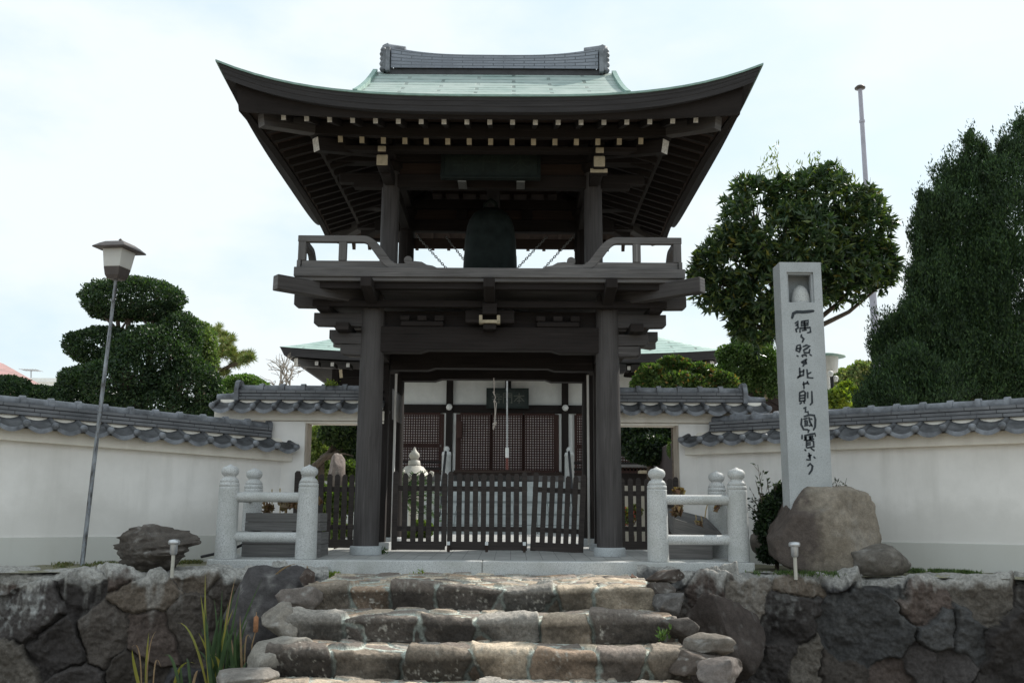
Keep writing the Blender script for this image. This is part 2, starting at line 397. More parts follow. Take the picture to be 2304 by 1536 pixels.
# ------------------------------------------------------------------ granite platform
pf = empty('stone_platform', (CX, 12.1, -0.2), 'long low granite kerb platform under the gate, above the rough steps', 'platform')
for x0, x1 in ((-3.735, -0.352), (-0.346, 3.003)):
    MB().b2((x0, 12.03, -0.172), (x1, 12.36, 0.004)).build('kerb_stone', M_GRANW, pf, 0.012)
MB().b2((-3.70, 12.06, -0.30), (2.97, 12.40, -0.175)).build('footing_course', M_FOOT, pf)
for x0, x1 in ((-3.735, CX-2.302), (CX+2.302, 3.003)): MB().b2((x0, 12.362, -0.3), (x1, 13.9, 0.012)).build('side_slab', M_GRANW, pf)

# ================================================================== TEMPLE GATE
gate = empty('temple_gate', (CX, 14.5, 0), 'two storey dark wooden bell tower gate with curved green copper roof', 'gate')
A_, B_, YC = 3.30, 3.10, 14.55
EZ = 5.83
def plan(s, t): return CX+s*(A_+0.16*abs(t)**3), YC+t*(B_+0.10*abs(s)**3)
def HH(d): return 0.40*d+0.06*d*d
def roofpart(s0, s1, ns, nt_):
    V = []; U = []; Q = []
    ss = np.linspace(s0, s1, ns)
    tt = np.concatenate([np.linspace(-1, 0, nt_), np.linspace(0, 1, nt_)[1:]])
    for t_ in tt:
        for s_ in ss:
            x, y = plan(s_, t_); df = (1-abs(t_))*B_; ds = (1-abs(s_))*A_
            side = max(abs(s0), abs(s1)) > 0.9
            z = EZ+0.40*(abs(s_)*abs(t_))**3.4
            if side and ds < df: z += HH(ds); U.append((y, ds*1.08+0.03))
            else: z += HH(df); U.append((x, df*1.1))
            V.append((x, y, z))
    for j in range(len(tt)-1):
        for i in range(ns-1): Q.append((j*ns+i, j*ns+i+1, (j+1)*ns+i+1, (j+1)*ns+i))
    return V, U, Q
SG = 1.90/A_
V, U, Q = [], [], []
for s0, s1, ns in ((-1, -SG, 20), (-SG, SG, 24), (SG, 1, 20)):
    v, u, q = roofpart(s0, s1, ns, 26); b = len(V); V += v; U += u; Q += [tuple(b+i for i in f) for f in q]
roof = mesh_np('roof', np.array(V), np.array(Q), M_COPPER, gate, uv=np.array(U), smooth=True)
def ring(side, u, d, z, lf=1.0):
    if side in (0, 2):
        s, t = u*(1-d/A_), (1-d/B_)*(-1 if side == 0 else 1)
    else:
        t, s = u*(1-d/B_), (1-d/A_)*(-1 if side == 3 else 1)
    x, y = plan(s, t)
    return (x, y, z+lf*0.40*abs(u)**3.4*max(0, 1-d/2.6))
def loop(d, z, n=28, lf=1.0):
    P = []
    for k in range(n): P.append(ring(0, -1+2*k/n, d, z, lf))
    for k in range(n): P.append(ring(1, -1+2*k/n, d, z, lf))
    for k in range(n): P.append(ring(2, 1-2*k/n, d, z, lf))
    for k in range(n): P.append(ring(3, 1-2*k/n, d, z, lf))
    return P
def rings(name, prof, mat, parent, close=False):
    n = 28*4; V = []; Q = []; U = []
    prof = [p if len(p) == 3 else (*p, 1.0) for p in prof]
    for d, z, lf in prof: V += loop(d, z, 28, lf)
    m_ = len(prof); acc = [0]
    for i in range(1, m_): acc.append(acc[-1]+math.hypot(prof[i][0]-prof[i-1][0], prof[i][1]-prof[i-1][1]))
    mb_ = MB(); fs = []; uvs = []
    for j in range(m_ if close else m_-1):
        j2 = (j+1) % m_
        for k in range(n):
            k2 = (k+1) % n; fs.append((j*n+k, j2*n+k, j2*n+k2, j*n+k2))
            uvs.append([(k*.24, acc[j]), (k*.24, acc[j2] if j2 else acc[j]+.3), (k*.24+.24, acc[j2] if j2 else acc[j]+.3), (k*.24+.24, acc[j])])
    mb_.add(V, fs, uvs); return mb_.build(name, mat, parent)
LF = 0.12                        # the rafters hardly follow the upward sweep of the eave
M_LIP = mat_simple('copper_roof_edge', (0.24, 0.36, 0.32), 0.6, 0.2, 10)
rings('roof_edge', [(-0.02, EZ+0.004), (-0.02, EZ-0.022), (0.03, EZ-0.024), (0.03, EZ+0.002)], M_LIP, roof)
rings('fascia', [(0.002, EZ-0.025), (0.014, EZ-0.07), (0.020, EZ-0.071), (0.040, EZ-0.13), (0.046, EZ-0.131), (0.066, EZ-0.198), (0.26, EZ-0.19), (0.26, EZ-0.02)], M_FASC, gate)
rings('eave_board', [(0.16, EZ-0.18), (0.20, 5.60, LF), (0.28, 5.62, LF), (0.28, 5.72, LF)], M_WOOD, gate)
rings('soffit', [(0.20, 5.630, LF), (0.95, 5.855, LF), (0.951, 5.65, LF), (2.0, 5.95, LF), (2.01, 6.22, 0), (3.05, 6.22, 0)], M_WOODR, gate)
rings('eave_batten', [(0.86, 5.62, LF), (0.86, 5.80, LF), (0.96, 5.83, LF), (0.96, 5.62, LF)], M_WOOD, gate, True)
# gable ends
for sg in (-1, 1):
    mb = MB(); gx = CX+sg*1.90; n = 16
    pts = [(YC+t*B_, EZ+HH((1-abs(t))*B_)) for t in np.linspace(-.56, .56, n)]
    poly = pts+[(YC+.56*B_, EZ+HH(1.36)-.1), (YC-.56*B_, EZ+HH(1.36)-.1)]
    mb.prism([(p[0], p[1]-.03) for p in poly], (gx-sg*.12, 0, 0), (0, 1, 0), (0, 0, 1), (1, 0, 0), 0.02)
    mb.build('gable', M_WOOD, gate)
for sg in (-1, 1):
    for hs in (-1, 1):
        mb = MB(); pts = [Vector((CX+sg*1.93, YC+hs*t*B_, EZ+HH((1-t)*B_)-.03)) for t in np.linspace(0.02, .60, 9)]
        for a, b in zip(pts[:-1], pts[1:]): mb.beam(a, b+(b-a)*.02, 0.07, 0.17)
        mb.build('bargeboard', M_LIP, gate)
# ridge
M_RIDGE = mat_brick('ridge_tile_courses', (0.25, 0.27, 0.32), (0.29, 0.31, 0.36), (0.09, 0.10, 0.115), 0.33, 0.056, 0.008, 0.45, 'UV', 0.5, 0.4)
def ztop(x): return 7.855+0.17*(abs(x-CX)/1.72)**3.2
V = []; Q = []; U = []; n = 41; xs = np.linspace(CX-1.67, CX+1.67, n)
cs = [(-.19, 0.0), (-.19, .33), (-.10, .345), (-.085, .40), (0, .43), (.085, .40), (.10, .345), (.19, .33), (.19, 0)]
for x in xs:
    k = (ztop(x)-7.56)/(0.355)
    for j, (y, z) in enumerate(cs):
        V.append((x, YC+y, 7.66+(z-.06)*k*.88 if j not in (0, 8) else 7.625)); U.append((x, [0, .30, .33, .36, .4, .44, .47, .5, .8][j]))
for i in range(n-1):
    for j in range(8): Q.append((i*9+j, i*9+j+1, (i+1)*9+j+1, (i+1)*9+j))
ridge = mesh_np('ridge', np.array(V), np.array(Q), M_RIDGE, gate, uv=np.array(U), smooth=False)
MB().b2((CX-1.72, YC-.155, 7.50), (CX+1.72, YC+.155, 7.63)).build('ridge_base', M_TILED, ridge)
for sg in (-1, 1):
    ex = CX+sg*1.72
    mb = MB(); mb.b2((ex-.035, YC-.235, 7.56), (ex+.035, YC+.235, 7.97)); mb.build('ridge_end_plate', M_TILE, ridge, 0.012)
    mb = MB()
    mb.b2((ex+sg*.036, YC-.20, 7.60), (ex+sg*.085, YC+.20, 7.95))
    for z, r in ((7.62, .055), (7.71, .06), (7.80, .055), (7.88, .06), (7.95, .05)):
        for y in (-.15, 0, .15): mb.lathe([(0.004, -r), (r*.7, -r*.7), (r, 0), (r*.7, r*.7), (0.004, r)], (ex+sg*.085, YC+y, z), 8)
    mb.tube([(ex-sg*.25, YC, 7.98), (ex, YC, 8.02), (ex+sg*.06, YC, 8.10), (ex+sg*.03, YC, 8.14)], [.10, .10, .07, .015], 10)
    mb.build('ridge_end_tile', M_TILE, ridge)

# rafters: flying row and base row on each side
SP = 0.2885
def rafter(mb_, side, w_, kind):
    lim = A_ if side in (0, 2) else B_
    d0 = (0.33 if side != 2 else 0.04) if kind == 'fly' else 0.93
    z0, sl = (5.57-.045, .30) if kind == 'fly' else (5.575, .30)
    din = min(1.02 if kind == 'fly' else 2.05, lim-abs(w_)-.03)
    if din-d0 < .12: return False
    def pt(d):
        u = w_/(lim-d); zz = z0+(sl*d if kind == 'fly' else sl*(d-.9)); return Vector(ring(side, max(-1, min(1, u)), d, zz, LF))
    mb_.beam(pt(din), pt(d0), 0.062 if kind == 'fly' else .066, 0.098, 0, 1); return True
raft_rear = MB()
for side in (0, 3, 1, 2):
    for kind, n in (('fly', 19), ('base', 15)):
        if side in (1, 3): n -= 2
        for k in range(n):
            w_ = (k-(n-1)/2)*SP
            if side == 2: rafter(raft_rear, side, w_, kind); continue
            mb = MB()
            if rafter(mb, side, w_, kind): mb.build('rafter', [M_WOOD, M_END if kind == 'fly' else M_CREAM], gate)
tag(raft_rear.build('rafter', [M_WOODR, M_END], gate), kind='stuff')
for side, u in ((0, -1), (0, 1), (2, -1), (2, 1)):
    MB().beam(ring(side, u, 2.2, 6.02, LF), ring(side, u, 0.40, 5.585, LF), 0.15, 0.19, 0, 1).build('hip_rafter', [M_PILL, M_WOODG], gate, .008)
    MB().beam(ring(side, u, 2.2, 5.88, LF), ring(side, u, 0.95, 5.49, LF), 0.14, 0.19, 0, 1).build('hip_rafter', [M_WOOD, M_END], gate, .008)

# upper storey: pillars, tie beams, wall plates
UPX, UPY = 1.485, (13.42, 15.60)
for px in (-UPX, UPX):
    for py in UPY:
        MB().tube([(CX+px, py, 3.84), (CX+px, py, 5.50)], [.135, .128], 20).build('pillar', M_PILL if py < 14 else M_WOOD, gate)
        MB().lathe([(.13, 0), (.13, .03), (.19, .10), (.19, .17)], (CX+px, py, 5.47), 4).build('bracket_block', M_WOOD, gate)
for py in UPY:
    MB().b2((CX-2.02, py-.075, 5.26), (CX+2.02, py+.075, 5.46)).build('tie_beam', M_WOOD, gate, .008)
    MB().b2((CX-2.3, py-.11, 5.645), (CX+2.3, py+.11, 5.80)).build('wall_plate', M_WOOD, gate, .008)
    MB().b2((CX-1.42, py-.02, 5.46), (CX+1.42, py+.02, 5.645)).build('frieze_board', M_WOODR, gate)
    for k in (-.55, .55): MB().b2((CX+k-.09, py-.09, 5.47), (CX+k+.09, py+.09, 5.64)).build('strut', M_WOOD, gate, .01)
for px in (-UPX, UPX):
    MB().b2((CX+px-.07, UPY[0]-.55, 5.27), (CX+px+.07, UPY[1]+.55, 5.45)).build('tie_beam', M_WOOD, gate, .008)
    MB().b2((CX+px-.10, UPY[0]-.8, 5.65), (CX+px+.10, UPY[1]+.8, 5.805)).build('wall_plate', M_WOOD, gate, .008)
MB().b2((CX-.10, UPY[0]-.1, 5.50), (CX+.10, UPY[1]+.1, 5.70)).build('bell_beam', M_WOOD, gate, .008)
MB().b2((CX-1.5, 14.42, 5.705), (CX+1.5, 14.62, 5.90)).build('bell_beam', M_WOOD, gate, .008)
MB().b2((CX-1.46, 15.64, 4.99), (CX+1.46, 15.70, 5.16)).build('lower_tie_rail', M_WOODR, gate, .006)
# eave purlins carried on the bracket ends
for py in (12.70, 16.40):
    MB().b2((CX-2.45, py-.075, 5.545), (CX+2.45, py+.075, 5.615)).build('purlin', M_WOOD, gate, .008)
for px in (-UPX-.02, UPX+.02):
    MB().box((CX+px, 12.98, 5.385), (.165, .80, .165), None, 0, 1).build('bracket_arm', [M_WOOD, M_CREAM], gate, .02)
    MB().box((CX+px, 12.60, 5.525), (.12, .16, .09), None, 0, 1).build('bracket_tip', [M_WOOD, M_CREAM], gate, .015)
    MB().box((CX+px, 16.12, 5.385), (.165, .80, .165)).build('bracket_arm', M_WOOD, gate, .02)
MB().box((CX+UPX+.02, 12.74, 5.285), (.245, .13, .065), None, 0, 1).build('bracket_block', [M_WOOD, M_CREAM], gate, .01)
for px in (-1, 1):
    MB().box((CX+px*1.92, 13.40, 5.40), (.62, .15, .15)).build('bracket_arm', M_WOOD, gate, .02)

# balcony -----------------------------------------------------------
BX, BY0, BY1 = 2.637, 12.50, 16.55
YB = (BY0+BY1)/2
deck = MB().b2((CX-BX, BY0, 3.705), (CX+BX, BY1, 3.835)).build('balcony_deck', M_WOODG, gate, .008)
MB().b2((CX-BX+.03, BY0+.035, 3.655), (CX+BX-.03, BY1-.03, 3.703)).build('deck_lip', M_WOODG, deck, .005)
for a, b in (((-BX+.03, BY0+.02), (-BX+.03, BY1-.02)), ((BX-.03, BY0+.02), (BX-.03, BY1-.02))):
    MB().b2((CX+a[0]-.05*(1 if a[0] > 0 else -1), a[1], 3.838), (CX+b[0], b[1], 3.935)).build('toe_rail', M_WOODG, gate, .006)
for sg in (-1, 1):
    for py in (BY0+.035, BY1-.125):
        xa, xb = CX+sg*(BX-.09), CX+sg*1.30
        MB().b2((min(xa, xb), py+.012, 3.838), (max(xa, xb), py+.078, 3.935)).build('toe_rail', M_WOODG, gate, .006)
def srail(sg, x_out, x_flat, axis, fixed, mat=M_WOODG):
    """handrail that runs level, then swings down in an S to the deck and ends in a scroll; axis 0 = along X, 1 = along Y"""
    top = [(x_out, 4.19), (x_out, 4.285)]
    L = abs(x_flat-x_out); dr = 1 if x_flat > x_out else -1
    up = []; lo = []
    for k in range(0, 15):
        t = k/14; xx = x_flat+dr*t*.46; c = 0.5-0.5*math.cos(math.pi*min(1, t*1.02)); z = 4.285-.385*c
        up.append((xx+dr*.045*math.sin(math.pi*t), z)); lo.append((xx-dr*.035*math.sin(math.pi*t), z-.092))
    up.append((x_flat+dr*.52, 3.895)); 
    # scroll
    for a in np.linspace(180, -40, 10): up.append((x_flat+dr*(.63-.0+.065*math.cos(R(a))), 3.955+.065*math.sin(R(a))))
    up += [(x_flat+dr*.73, 3.925), (x_flat+dr*.80, 3.925), (x_flat+dr*.86, 3.88), (x_flat+dr*.92, 3.87), (x_flat+dr*.98, 3.838)]
    mb = MB(); O, ex, ey = ((0, fixed, 0), (1, 0, 0), (0, 1, 0)) if axis == 0 else ((fixed, 0, 0), (0, 1, 0), (1, 0, 0))
    U_ = [(x_out, 4.285)]+up[:15]; L_ = [(x_out, 4.195)]+lo
    V = []
    for (xu, zu), (xl, zl) in zip(U_, L_):
        for x, z in ((xu, zu), (xl, max(zl, 3.84))):
            for e in (0, .09): V.append((O[0]+ex[0]*x+ey[0]*e, O[1]+ex[1]*x+ey[1]*e, z))
    n = len(U_); fs = []; uv = []
    for i in range(n-1):
        a_, b_ = i*4, i*4+4
        for q in ((a_, b_, b_+1, a_+1), (a_+2, a_+3, b_+3, b_+2), (a_, a_+2, b_+2, b_), (a_+1, b_+1, b_+3, a_+3)): fs.append(q); uv.append([(V[j][0]+V[j][1], V[j][2]) for j in q])
    fs += [(0, 1, 3, 2), (n*4-4, n*4-2, n*4-1, n*4-3)]; uv += [[(0, 0)]*4]*2
    mb.add(V, fs, uv)
    # the cloud scroll at its foot: a low wedge and a round head
    xs = x_flat+dr*.40
    mb.prism([(xs, 3.838), (x_flat+dr*1.02, 3.838), (x_flat+dr*.95, 3.872), (x_flat+dr*.87, 3.885), (x_flat+dr*.80, 3.925), (x_flat+dr*.70, 3.935), (x_flat+dr*.56, 3.90), (xs, 3.90)], (O[0]+ey[0]*.003, O[1]+ey[1]*.003, 0), ex, (0, 0, 1), ey, .083)
    mb.prism([(x_flat+dr*(.615+.058*math.cos(R(t_))), 3.948+.058*math.sin(R(t_))) for t_ in range(0, 360, 24)], (O[0]+ey[0]*.006, O[1]+ey[1]*.006, 0), ex, (0, 0, 1), ey, .077)
    return mb
for sg in (-1, 1):
    for py in (BY0+.035, BY1-.125):
        srail(sg, CX+sg*(BX-.03), CX+sg*1.72, 0, py).build('handrail', M_WOODG, gate, .008)
    for y0, dr in ((BY0+.13, 1), (BY1-.13, -1)):
        srail(sg, y0, y0+dr*.55, 1, CX+sg*(BX-.068)-.045).build('handrail', M_WOODG, gate, .008)
    for py in (BY0+.08, BY1-.08):
        for px in (BX-.09, BX-.64):
            MB().b2((CX+sg*px-.052, py-.045, 3.936), (CX+sg*px+.052, py+.045, 4.194)).build('baluster', M_WOODG, gate, .006)

# brackets under the balcony ------------------------------------------
for sg in (-1, 1):
    MB().beam((CX+sg*1.62, 13.25, 3.545), (CX+sg*2.82, 12.27, 3.56), .15, .205, 0, 1).build('corner_arm', [M_PILL, M_WOODG], gate, .015)
    MB().beam((CX+sg*1.62, 15.8, 3.545), (CX+sg*2.82, 16.75, 3.56), .15, .205).build('corner_arm', M_PILL, gate, .015)
    for yy in (13.2, 15.85):
        for ln, z0, z1 in ((2.76, 3.42, 3.60), (2.47, 3.155, 3.335), (2.215, 2.90, 3.05), (2.085, 2.745, 2.885)):
            xa, xb = CX+sg*1.50, CX+sg*ln
            poly = [(xa, z1), (xb, z1), (xb, z0+.03), (xb-sg*.04, z0), (xa, z0-.02)]
            MB().prism(poly, (0, yy-.075, 0), (1, 0, 0), (0, 0, 1), (0, 1, 0), .15).build('bracket_arm', M_PILL, gate, .008)
    for xx, z0, z1 in ((2.50, 3.60, 3.655), (2.30, 3.335, 3.43), (2.03, 3.05, 3.16)):     # stepped plates running back
        MB().b2((CX+sg*xx-.09, 12.9, z0), (CX+sg*xx+.09, 16.1, z1)).build('bracket_plate', M_WOOD, gate, .006)
    for xa, za, xb, zb in ((2.42, 3.42, 2.18, 3.32), (2.18, 3.15, 2.02, 3.05)):
        MB().beam((CX+sg*xa, 13.2, za), (CX+sg*xb, 13.2, zb), .12, .02).build('cove_board', M_WOODR, gate)
for k, xx in enumerate((-1.63, 0.0, 1.63)):
    MB().prism([(13.3, 3.655), (12.32, 3.655), (12.32, 3.53), (13.3, 3.33)], (CX+xx-.075, 0, 0), (0, 1, 0), (0, 0, 1), (1, 0, 0), .15).build('front_arm', M_WOOD, gate, .01)
for yy, z0, z1 in ((12.66, 3.565, 3.654), (12.95, 3.38, 3.47)):
    MB().b2((CX-2.45, yy-.06, z0), (CX+2.45, yy+.06, z1)).build('bracket_plate', M_WOOD, gate, .006)
MB().b2((CX-1.6, 13.22, 3.145), (CX+1.6, 13.29, 3.38)).build('frieze_board', M_WOOD, gate)
for xx in (-.95, .95):
    MB().b2((CX+xx-.30, 13.08, 3.145), (CX+xx+.30, 13.21, 3.22)).build('bracket_arm', M_WOOD, gate, .02)
    for k in (-.24, 0, .24): MB().b2((CX+xx+k-.065, 13.07, 3.224), (CX+xx+k+.065, 13.215, 3.30)).build('bracket_block', M_WOOD, gate, .012)
# nose bracket in the middle
nb = MB(); nb.b2((CX-.075, 12.85, 3.40), (CX+.075, 13.2, 3.53)); nb.b2((CX-.10, 12.80, 3.265), (CX+.10, 13.2, 3.42)); nb.b2((CX-.09, 12.9, 3.07), (CX+.09, 13.2, 3.15))
nb.b2((CX-.34, 13.0, 3.18), (CX+.34, 13.12, 3.36)); nose = nb.build('nose_bracket', M_WOOD, gate, .01)
mb = MB(); mb.b2((CX-.145, 12.86, 3.15), (CX-.10, 12.99, 3.262)); mb.b2((CX+.10, 12.86, 3.15), (CX+.145, 12.99, 3.262)); mb.b2((CX-.145, 12.86, 3.152), (CX+.145, 12.98, 3.195))
mb.build('white_block_edge', M_CREAM, nose, .004)

# lower storey --------------------------------------------------------
LPX, LPY = 1.648, (13.20, 15.85)
for py in LPY:
    for sg in (-1, 1):
        fz = fl(py)
        MB().lathe([(.215, 0), (.215, .095), (.205, .115), (.16, .118)], (CX+sg*LPX, py, fz), 28).build('pillar_base', M_GRAND, gate)
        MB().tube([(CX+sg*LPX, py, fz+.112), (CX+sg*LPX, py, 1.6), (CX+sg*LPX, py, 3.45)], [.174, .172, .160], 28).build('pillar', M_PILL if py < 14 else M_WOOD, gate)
def haunched(name, y, zb, zt, w_, x=1.55, mat=M_WOOD):
    poly = [(-x, zb-.035), (-x, zt), (x, zt), (x, zb-.035), (.97, zb-.035), (.86, zb), (-.86, zb), (-.97, zb-.035)]
    return MB().prism(poly, (CX, y-w_/2, 0), (1, 0, 0), (0, 0, 1), (0, 1, 0), w_).build(name, mat, gate, .008)
haunched('main_beam', 13.20, ZY(787, 13.1), 3.14, .20)
haunched('main_beam', 14.55, ZY(828, 14.45), ZY(780, 14.45), .20)
haunched('main_beam', 15.85, ZY(853, 15.75), ZY(800, 15.75), .20)
MB().b2((CX-1.55, 13.3, 3.15), (CX+1.55, 15.75, 3.18)).build('ceiling', M_WOODR, gate)
for sg in (-1, 1):
    MB().b2((CX+sg*LPX-.09, 13.3, 2.83), (CX+sg*LPX+.09, 15.75, 3.10)).build('side_beam', M_WOOD, gate, .008)
    MB().b2((CX+sg*LPX-.085, 14.47, fl(14.5)), (CX+sg*LPX+.085, 14.64, 2.83)).build('door_post', M_WOOD, gate, .008)
    MB().b2((CX+sg*LPX-.16, 14.42, fl(14.5)-.01), (CX+sg*LPX+.16, 14.70, fl(14.5)+.10)).build('pillar_base', M_GRAND, gate, .01)
    MB().b2((CX+sg*1.56-.028, 13.40, .30), (CX+sg*1.56+.028, 13.46, 2.66)).build('white_batten', M_PLAST, gate)
    MB().b2((CX+sg*1.50-.015, 14.80, .12), (CX+sg*1.50+.015, 14.86, 2.72)).build('white_batten', M_PLAST, gate)

# ------------------------------------------------------------------ bell, chains, plaque, rope, notice board
bell = empty('bronze_bell', (CX-.02, 14.5, 4.2), 'large dark green bronze bell hanging in the upper storey', 'bell')
bx = CX-.04
MB().lathe([(.435, 0), (.44, .06), (.425, .07), (.415, .35), (.41, .36), (.40, .62), (.395, .63), (.375, .80), (.335, .93), (.27, 1.03), (.16, 1.10), (.01, 1.125)], (bx, 14.5, 4.19), 36).build('bell_body', M_BRONZE, bell)
mb = MB(); mb.tube([(bx-.09, 14.5, 5.29), (bx-.08, 14.5, 5.40), (bx, 14.5, 5.46), (bx+.08, 14.5, 5.40), (bx+.09, 14.5, 5.29)], .035, 8); mb.build('dragon_loop', M_BRONZE, bell)
mb = MB()
for rr in (0.30, .34):
    for k in range(12):
        a = k*math.pi/6; mb.lathe([(.018, 0), (.012, .02), (.002, .025)], (bx+.385*math.cos(a), 14.5+.385*math.sin(a), 4.70+(rr-.3)*3.2), 6)
mb.build('boss_row', M_BRONZE, bell)
M_CHAIN = mat_simple('galvanised_chain', (0.22, 0.22, 0.21), 0.5, 0.2, 20, 0.6)
def chain(p0, p1, label):
    p0, p1 = Vector(p0), Vector(p1); d = p1-p0; L = d.length; n = int(L/.055); t = d.normalized(); mb_ = MB()
    sA = t.cross(Vector((0, 1, 0))).normalized(); sB = t.cross(sA)
    for k in range(n):
        c = p0+d*((k+.5)/n); s_ = sA if k % 2 == 0 else sB
        pts = [c+t*.036*math.cos(a)+s_*.017*math.sin(a) for a in np.linspace(0, 2*math.pi, 9)]
        mb_.tube(pts, .0065, 5, 0, False)
    return tag(mb_.build('chain', M_CHAIN), label, 'chain', 'chains beside the bell')
def chp(xa, ya, xb, yb, lab): chain(W(xa, ya, 15.5), W(xb, yb, 14.9), lab)
chp(938, 530, 1008, 608, 'thin slack chain left of the bell, the outer one nearer the left pillar')
chp(1004, 533, 1062, 608, 'thin slack chain touching the left side of the bell')
chp(1230, 533, 1160, 608, 'thin slack chain touching the right side of the bell')
chp(1292, 530, 1220, 608, 'thin slack chain right of the bell, the outer one by the right scroll')
M_PLQ = mat_simple('dark_green_plaque', (0.020, 0.029, 0.026), 0.6, 0.35, 6)
pq = empty('name_plaque', (CX, 13.1, 5.3), 'wide dark green plaque under the eaves of the gate', 'plaque')
rotp = Matrix.Rotation(R(-14), 3, 'X')
pc = Vector((CX-.01, 13.06, 5.50))
MB().box(pc, (1.34, .05, .42), rotp).build('plaque_board', M_PLQ, pq)
mb = MB()
for dx, dz, sx, sz in ((0, .225, 1.42, .05), (0, -.225, 1.42, .05), (-.69, 0, .05, .40), (.69, 0, .05, .40)): mb.box(pc+rotp @ Vector((dx, -.012, dz)), (sx, .07, sz), rotp)
mb.build('plaque_frame', M_BRONZE, pq, .006)
M_FAINT = mat_simple('faded_plaque_lettering', (0.030, 0.042, 0.036), 0.7, 0.3, 20)
def glyphs(strokes, org, ex, ez, sc, nrm, w_, mb_):
    for st in strokes: mb_.ribbon([Vector(org)+Vector(ex)*(x*sc)+Vector(ez)*(y*sc) for x, y in st], w_, nrm)
G_HON = [[(-.5, .25), (.5, .25)], [(0, .5), (0, -.5)], [(0, .22), (-.5, -.3)], [(0, .22), (.5, -.3)], [(-.2, -.25), (.2, -.25)]]
G_MON = [[(-.42, .5), (-.42, -.5)], [(-.42, .5), (-.08, .5), (-.08, .12), (-.42, .12)], [(-.42, .3), (-.08, .3)], [(.42, .5), (.42, -.5), (.3, -.42)], [(.42, .5), (.08, .5), (.08, .12), (.42, .12)], [(.08, .3), (.42, .3)]]
G_JI = [[(-.3, .38), (.3, .38)], [(0, .5), (0, .16)], [(-.5, .16), (.5, .16)], [(-.45, -.1), (.45, -.1)], [(.2, .05), (.2, -.5), (.05, -.42)], [(-.2, -.2), (-.08, -.34)]]
for g, dx in ((G_HON, .42), (G_MON, 0), (G_JI, -.42)):
    mb = MB(); glyphs(g, pc+rotp @ Vector((dx, -.029, 0)), rotp @ Vector((1, 0, 0)), rotp @ Vector((0, 0, 1)), .26, rotp @ Vector((0, -1, 0)), .030, mb); mb.build('character', M_FAINT, pq)
for dx in (-.42, .42): MB().b2((CX+dx-.06, 13.03, 5.235), (CX+dx+.06, 13.34, 5.255)).build('plaque_hook', M_CHAIN, pq)
M_ROPE = mat_simple('frayed_rope', (0.45, 0.40, 0.36), 0.9, 0.35, 60)
mb = MB(); rp = [W(1111, 850, 13.8), W(1112, 880, 13.8), W(1111, 884, 13.8), W(1115, 893, 13.8), W(1112, 900, 13.8), W(1114, 925, 13.8), W(1113, 948, 13.8)]
mb.tube(rp, .008, 6)
rp2 = [W(1112, 903, 13.8), W(1117, 906, 13.8), W(1115, 930, 13.8), W(1113, 955, 13.8)]; mb.tube(rp2, .007, 6)
for (px_, py_, r_) in ((1111, 882, .018), (1113, 903, .020), (1112, 954, .028), (1115, 951, .022)):
    mb.lathe([(.004, -r_), (r_*.8, -r_*.5), (r_, 0), (r_*.8, r_*.5), (.004, r_)], W(px_, py_, 13.8), 8)
mb.tube([W(1111, 958, 13.8), W(1110, 966, 13.8)], [.02, .008], 6)
tag(mb.build('rope', M_ROPE), 'short knotted frayed rope dangling in the gate opening', 'rope')
nbd = MB(); a_ = W(884, 880, 15.2); b_ = W(900, 893, 14.75)
p4 = [W(883, 874, 15.2), W(901, 892, 14.75), W(900, 952, 14.75), W(882, 943, 15.2)]
nv = (Vector(p4[1])-Vector(p4[0])).cross(Vector(p4[3])-Vector(p4[0])).normalized()*.03
P8 = [Vector(p) for p in p4]+[Vector(p)+nv for p in p4]
nbd.add(P8, [(0, 3, 2, 1), (4, 5, 6, 7), (0, 1, 5, 4), (1, 2, 6, 5), (2, 3, 7, 6), (3, 0, 4, 7)], [[(0, 0), (.4, 0), (.4, .2), (0, .2)]]*6)
tag(nbd.build('notice_board', M_WOODG), 'grey wooden notice board hung on the left rear post of the gate', 'board')

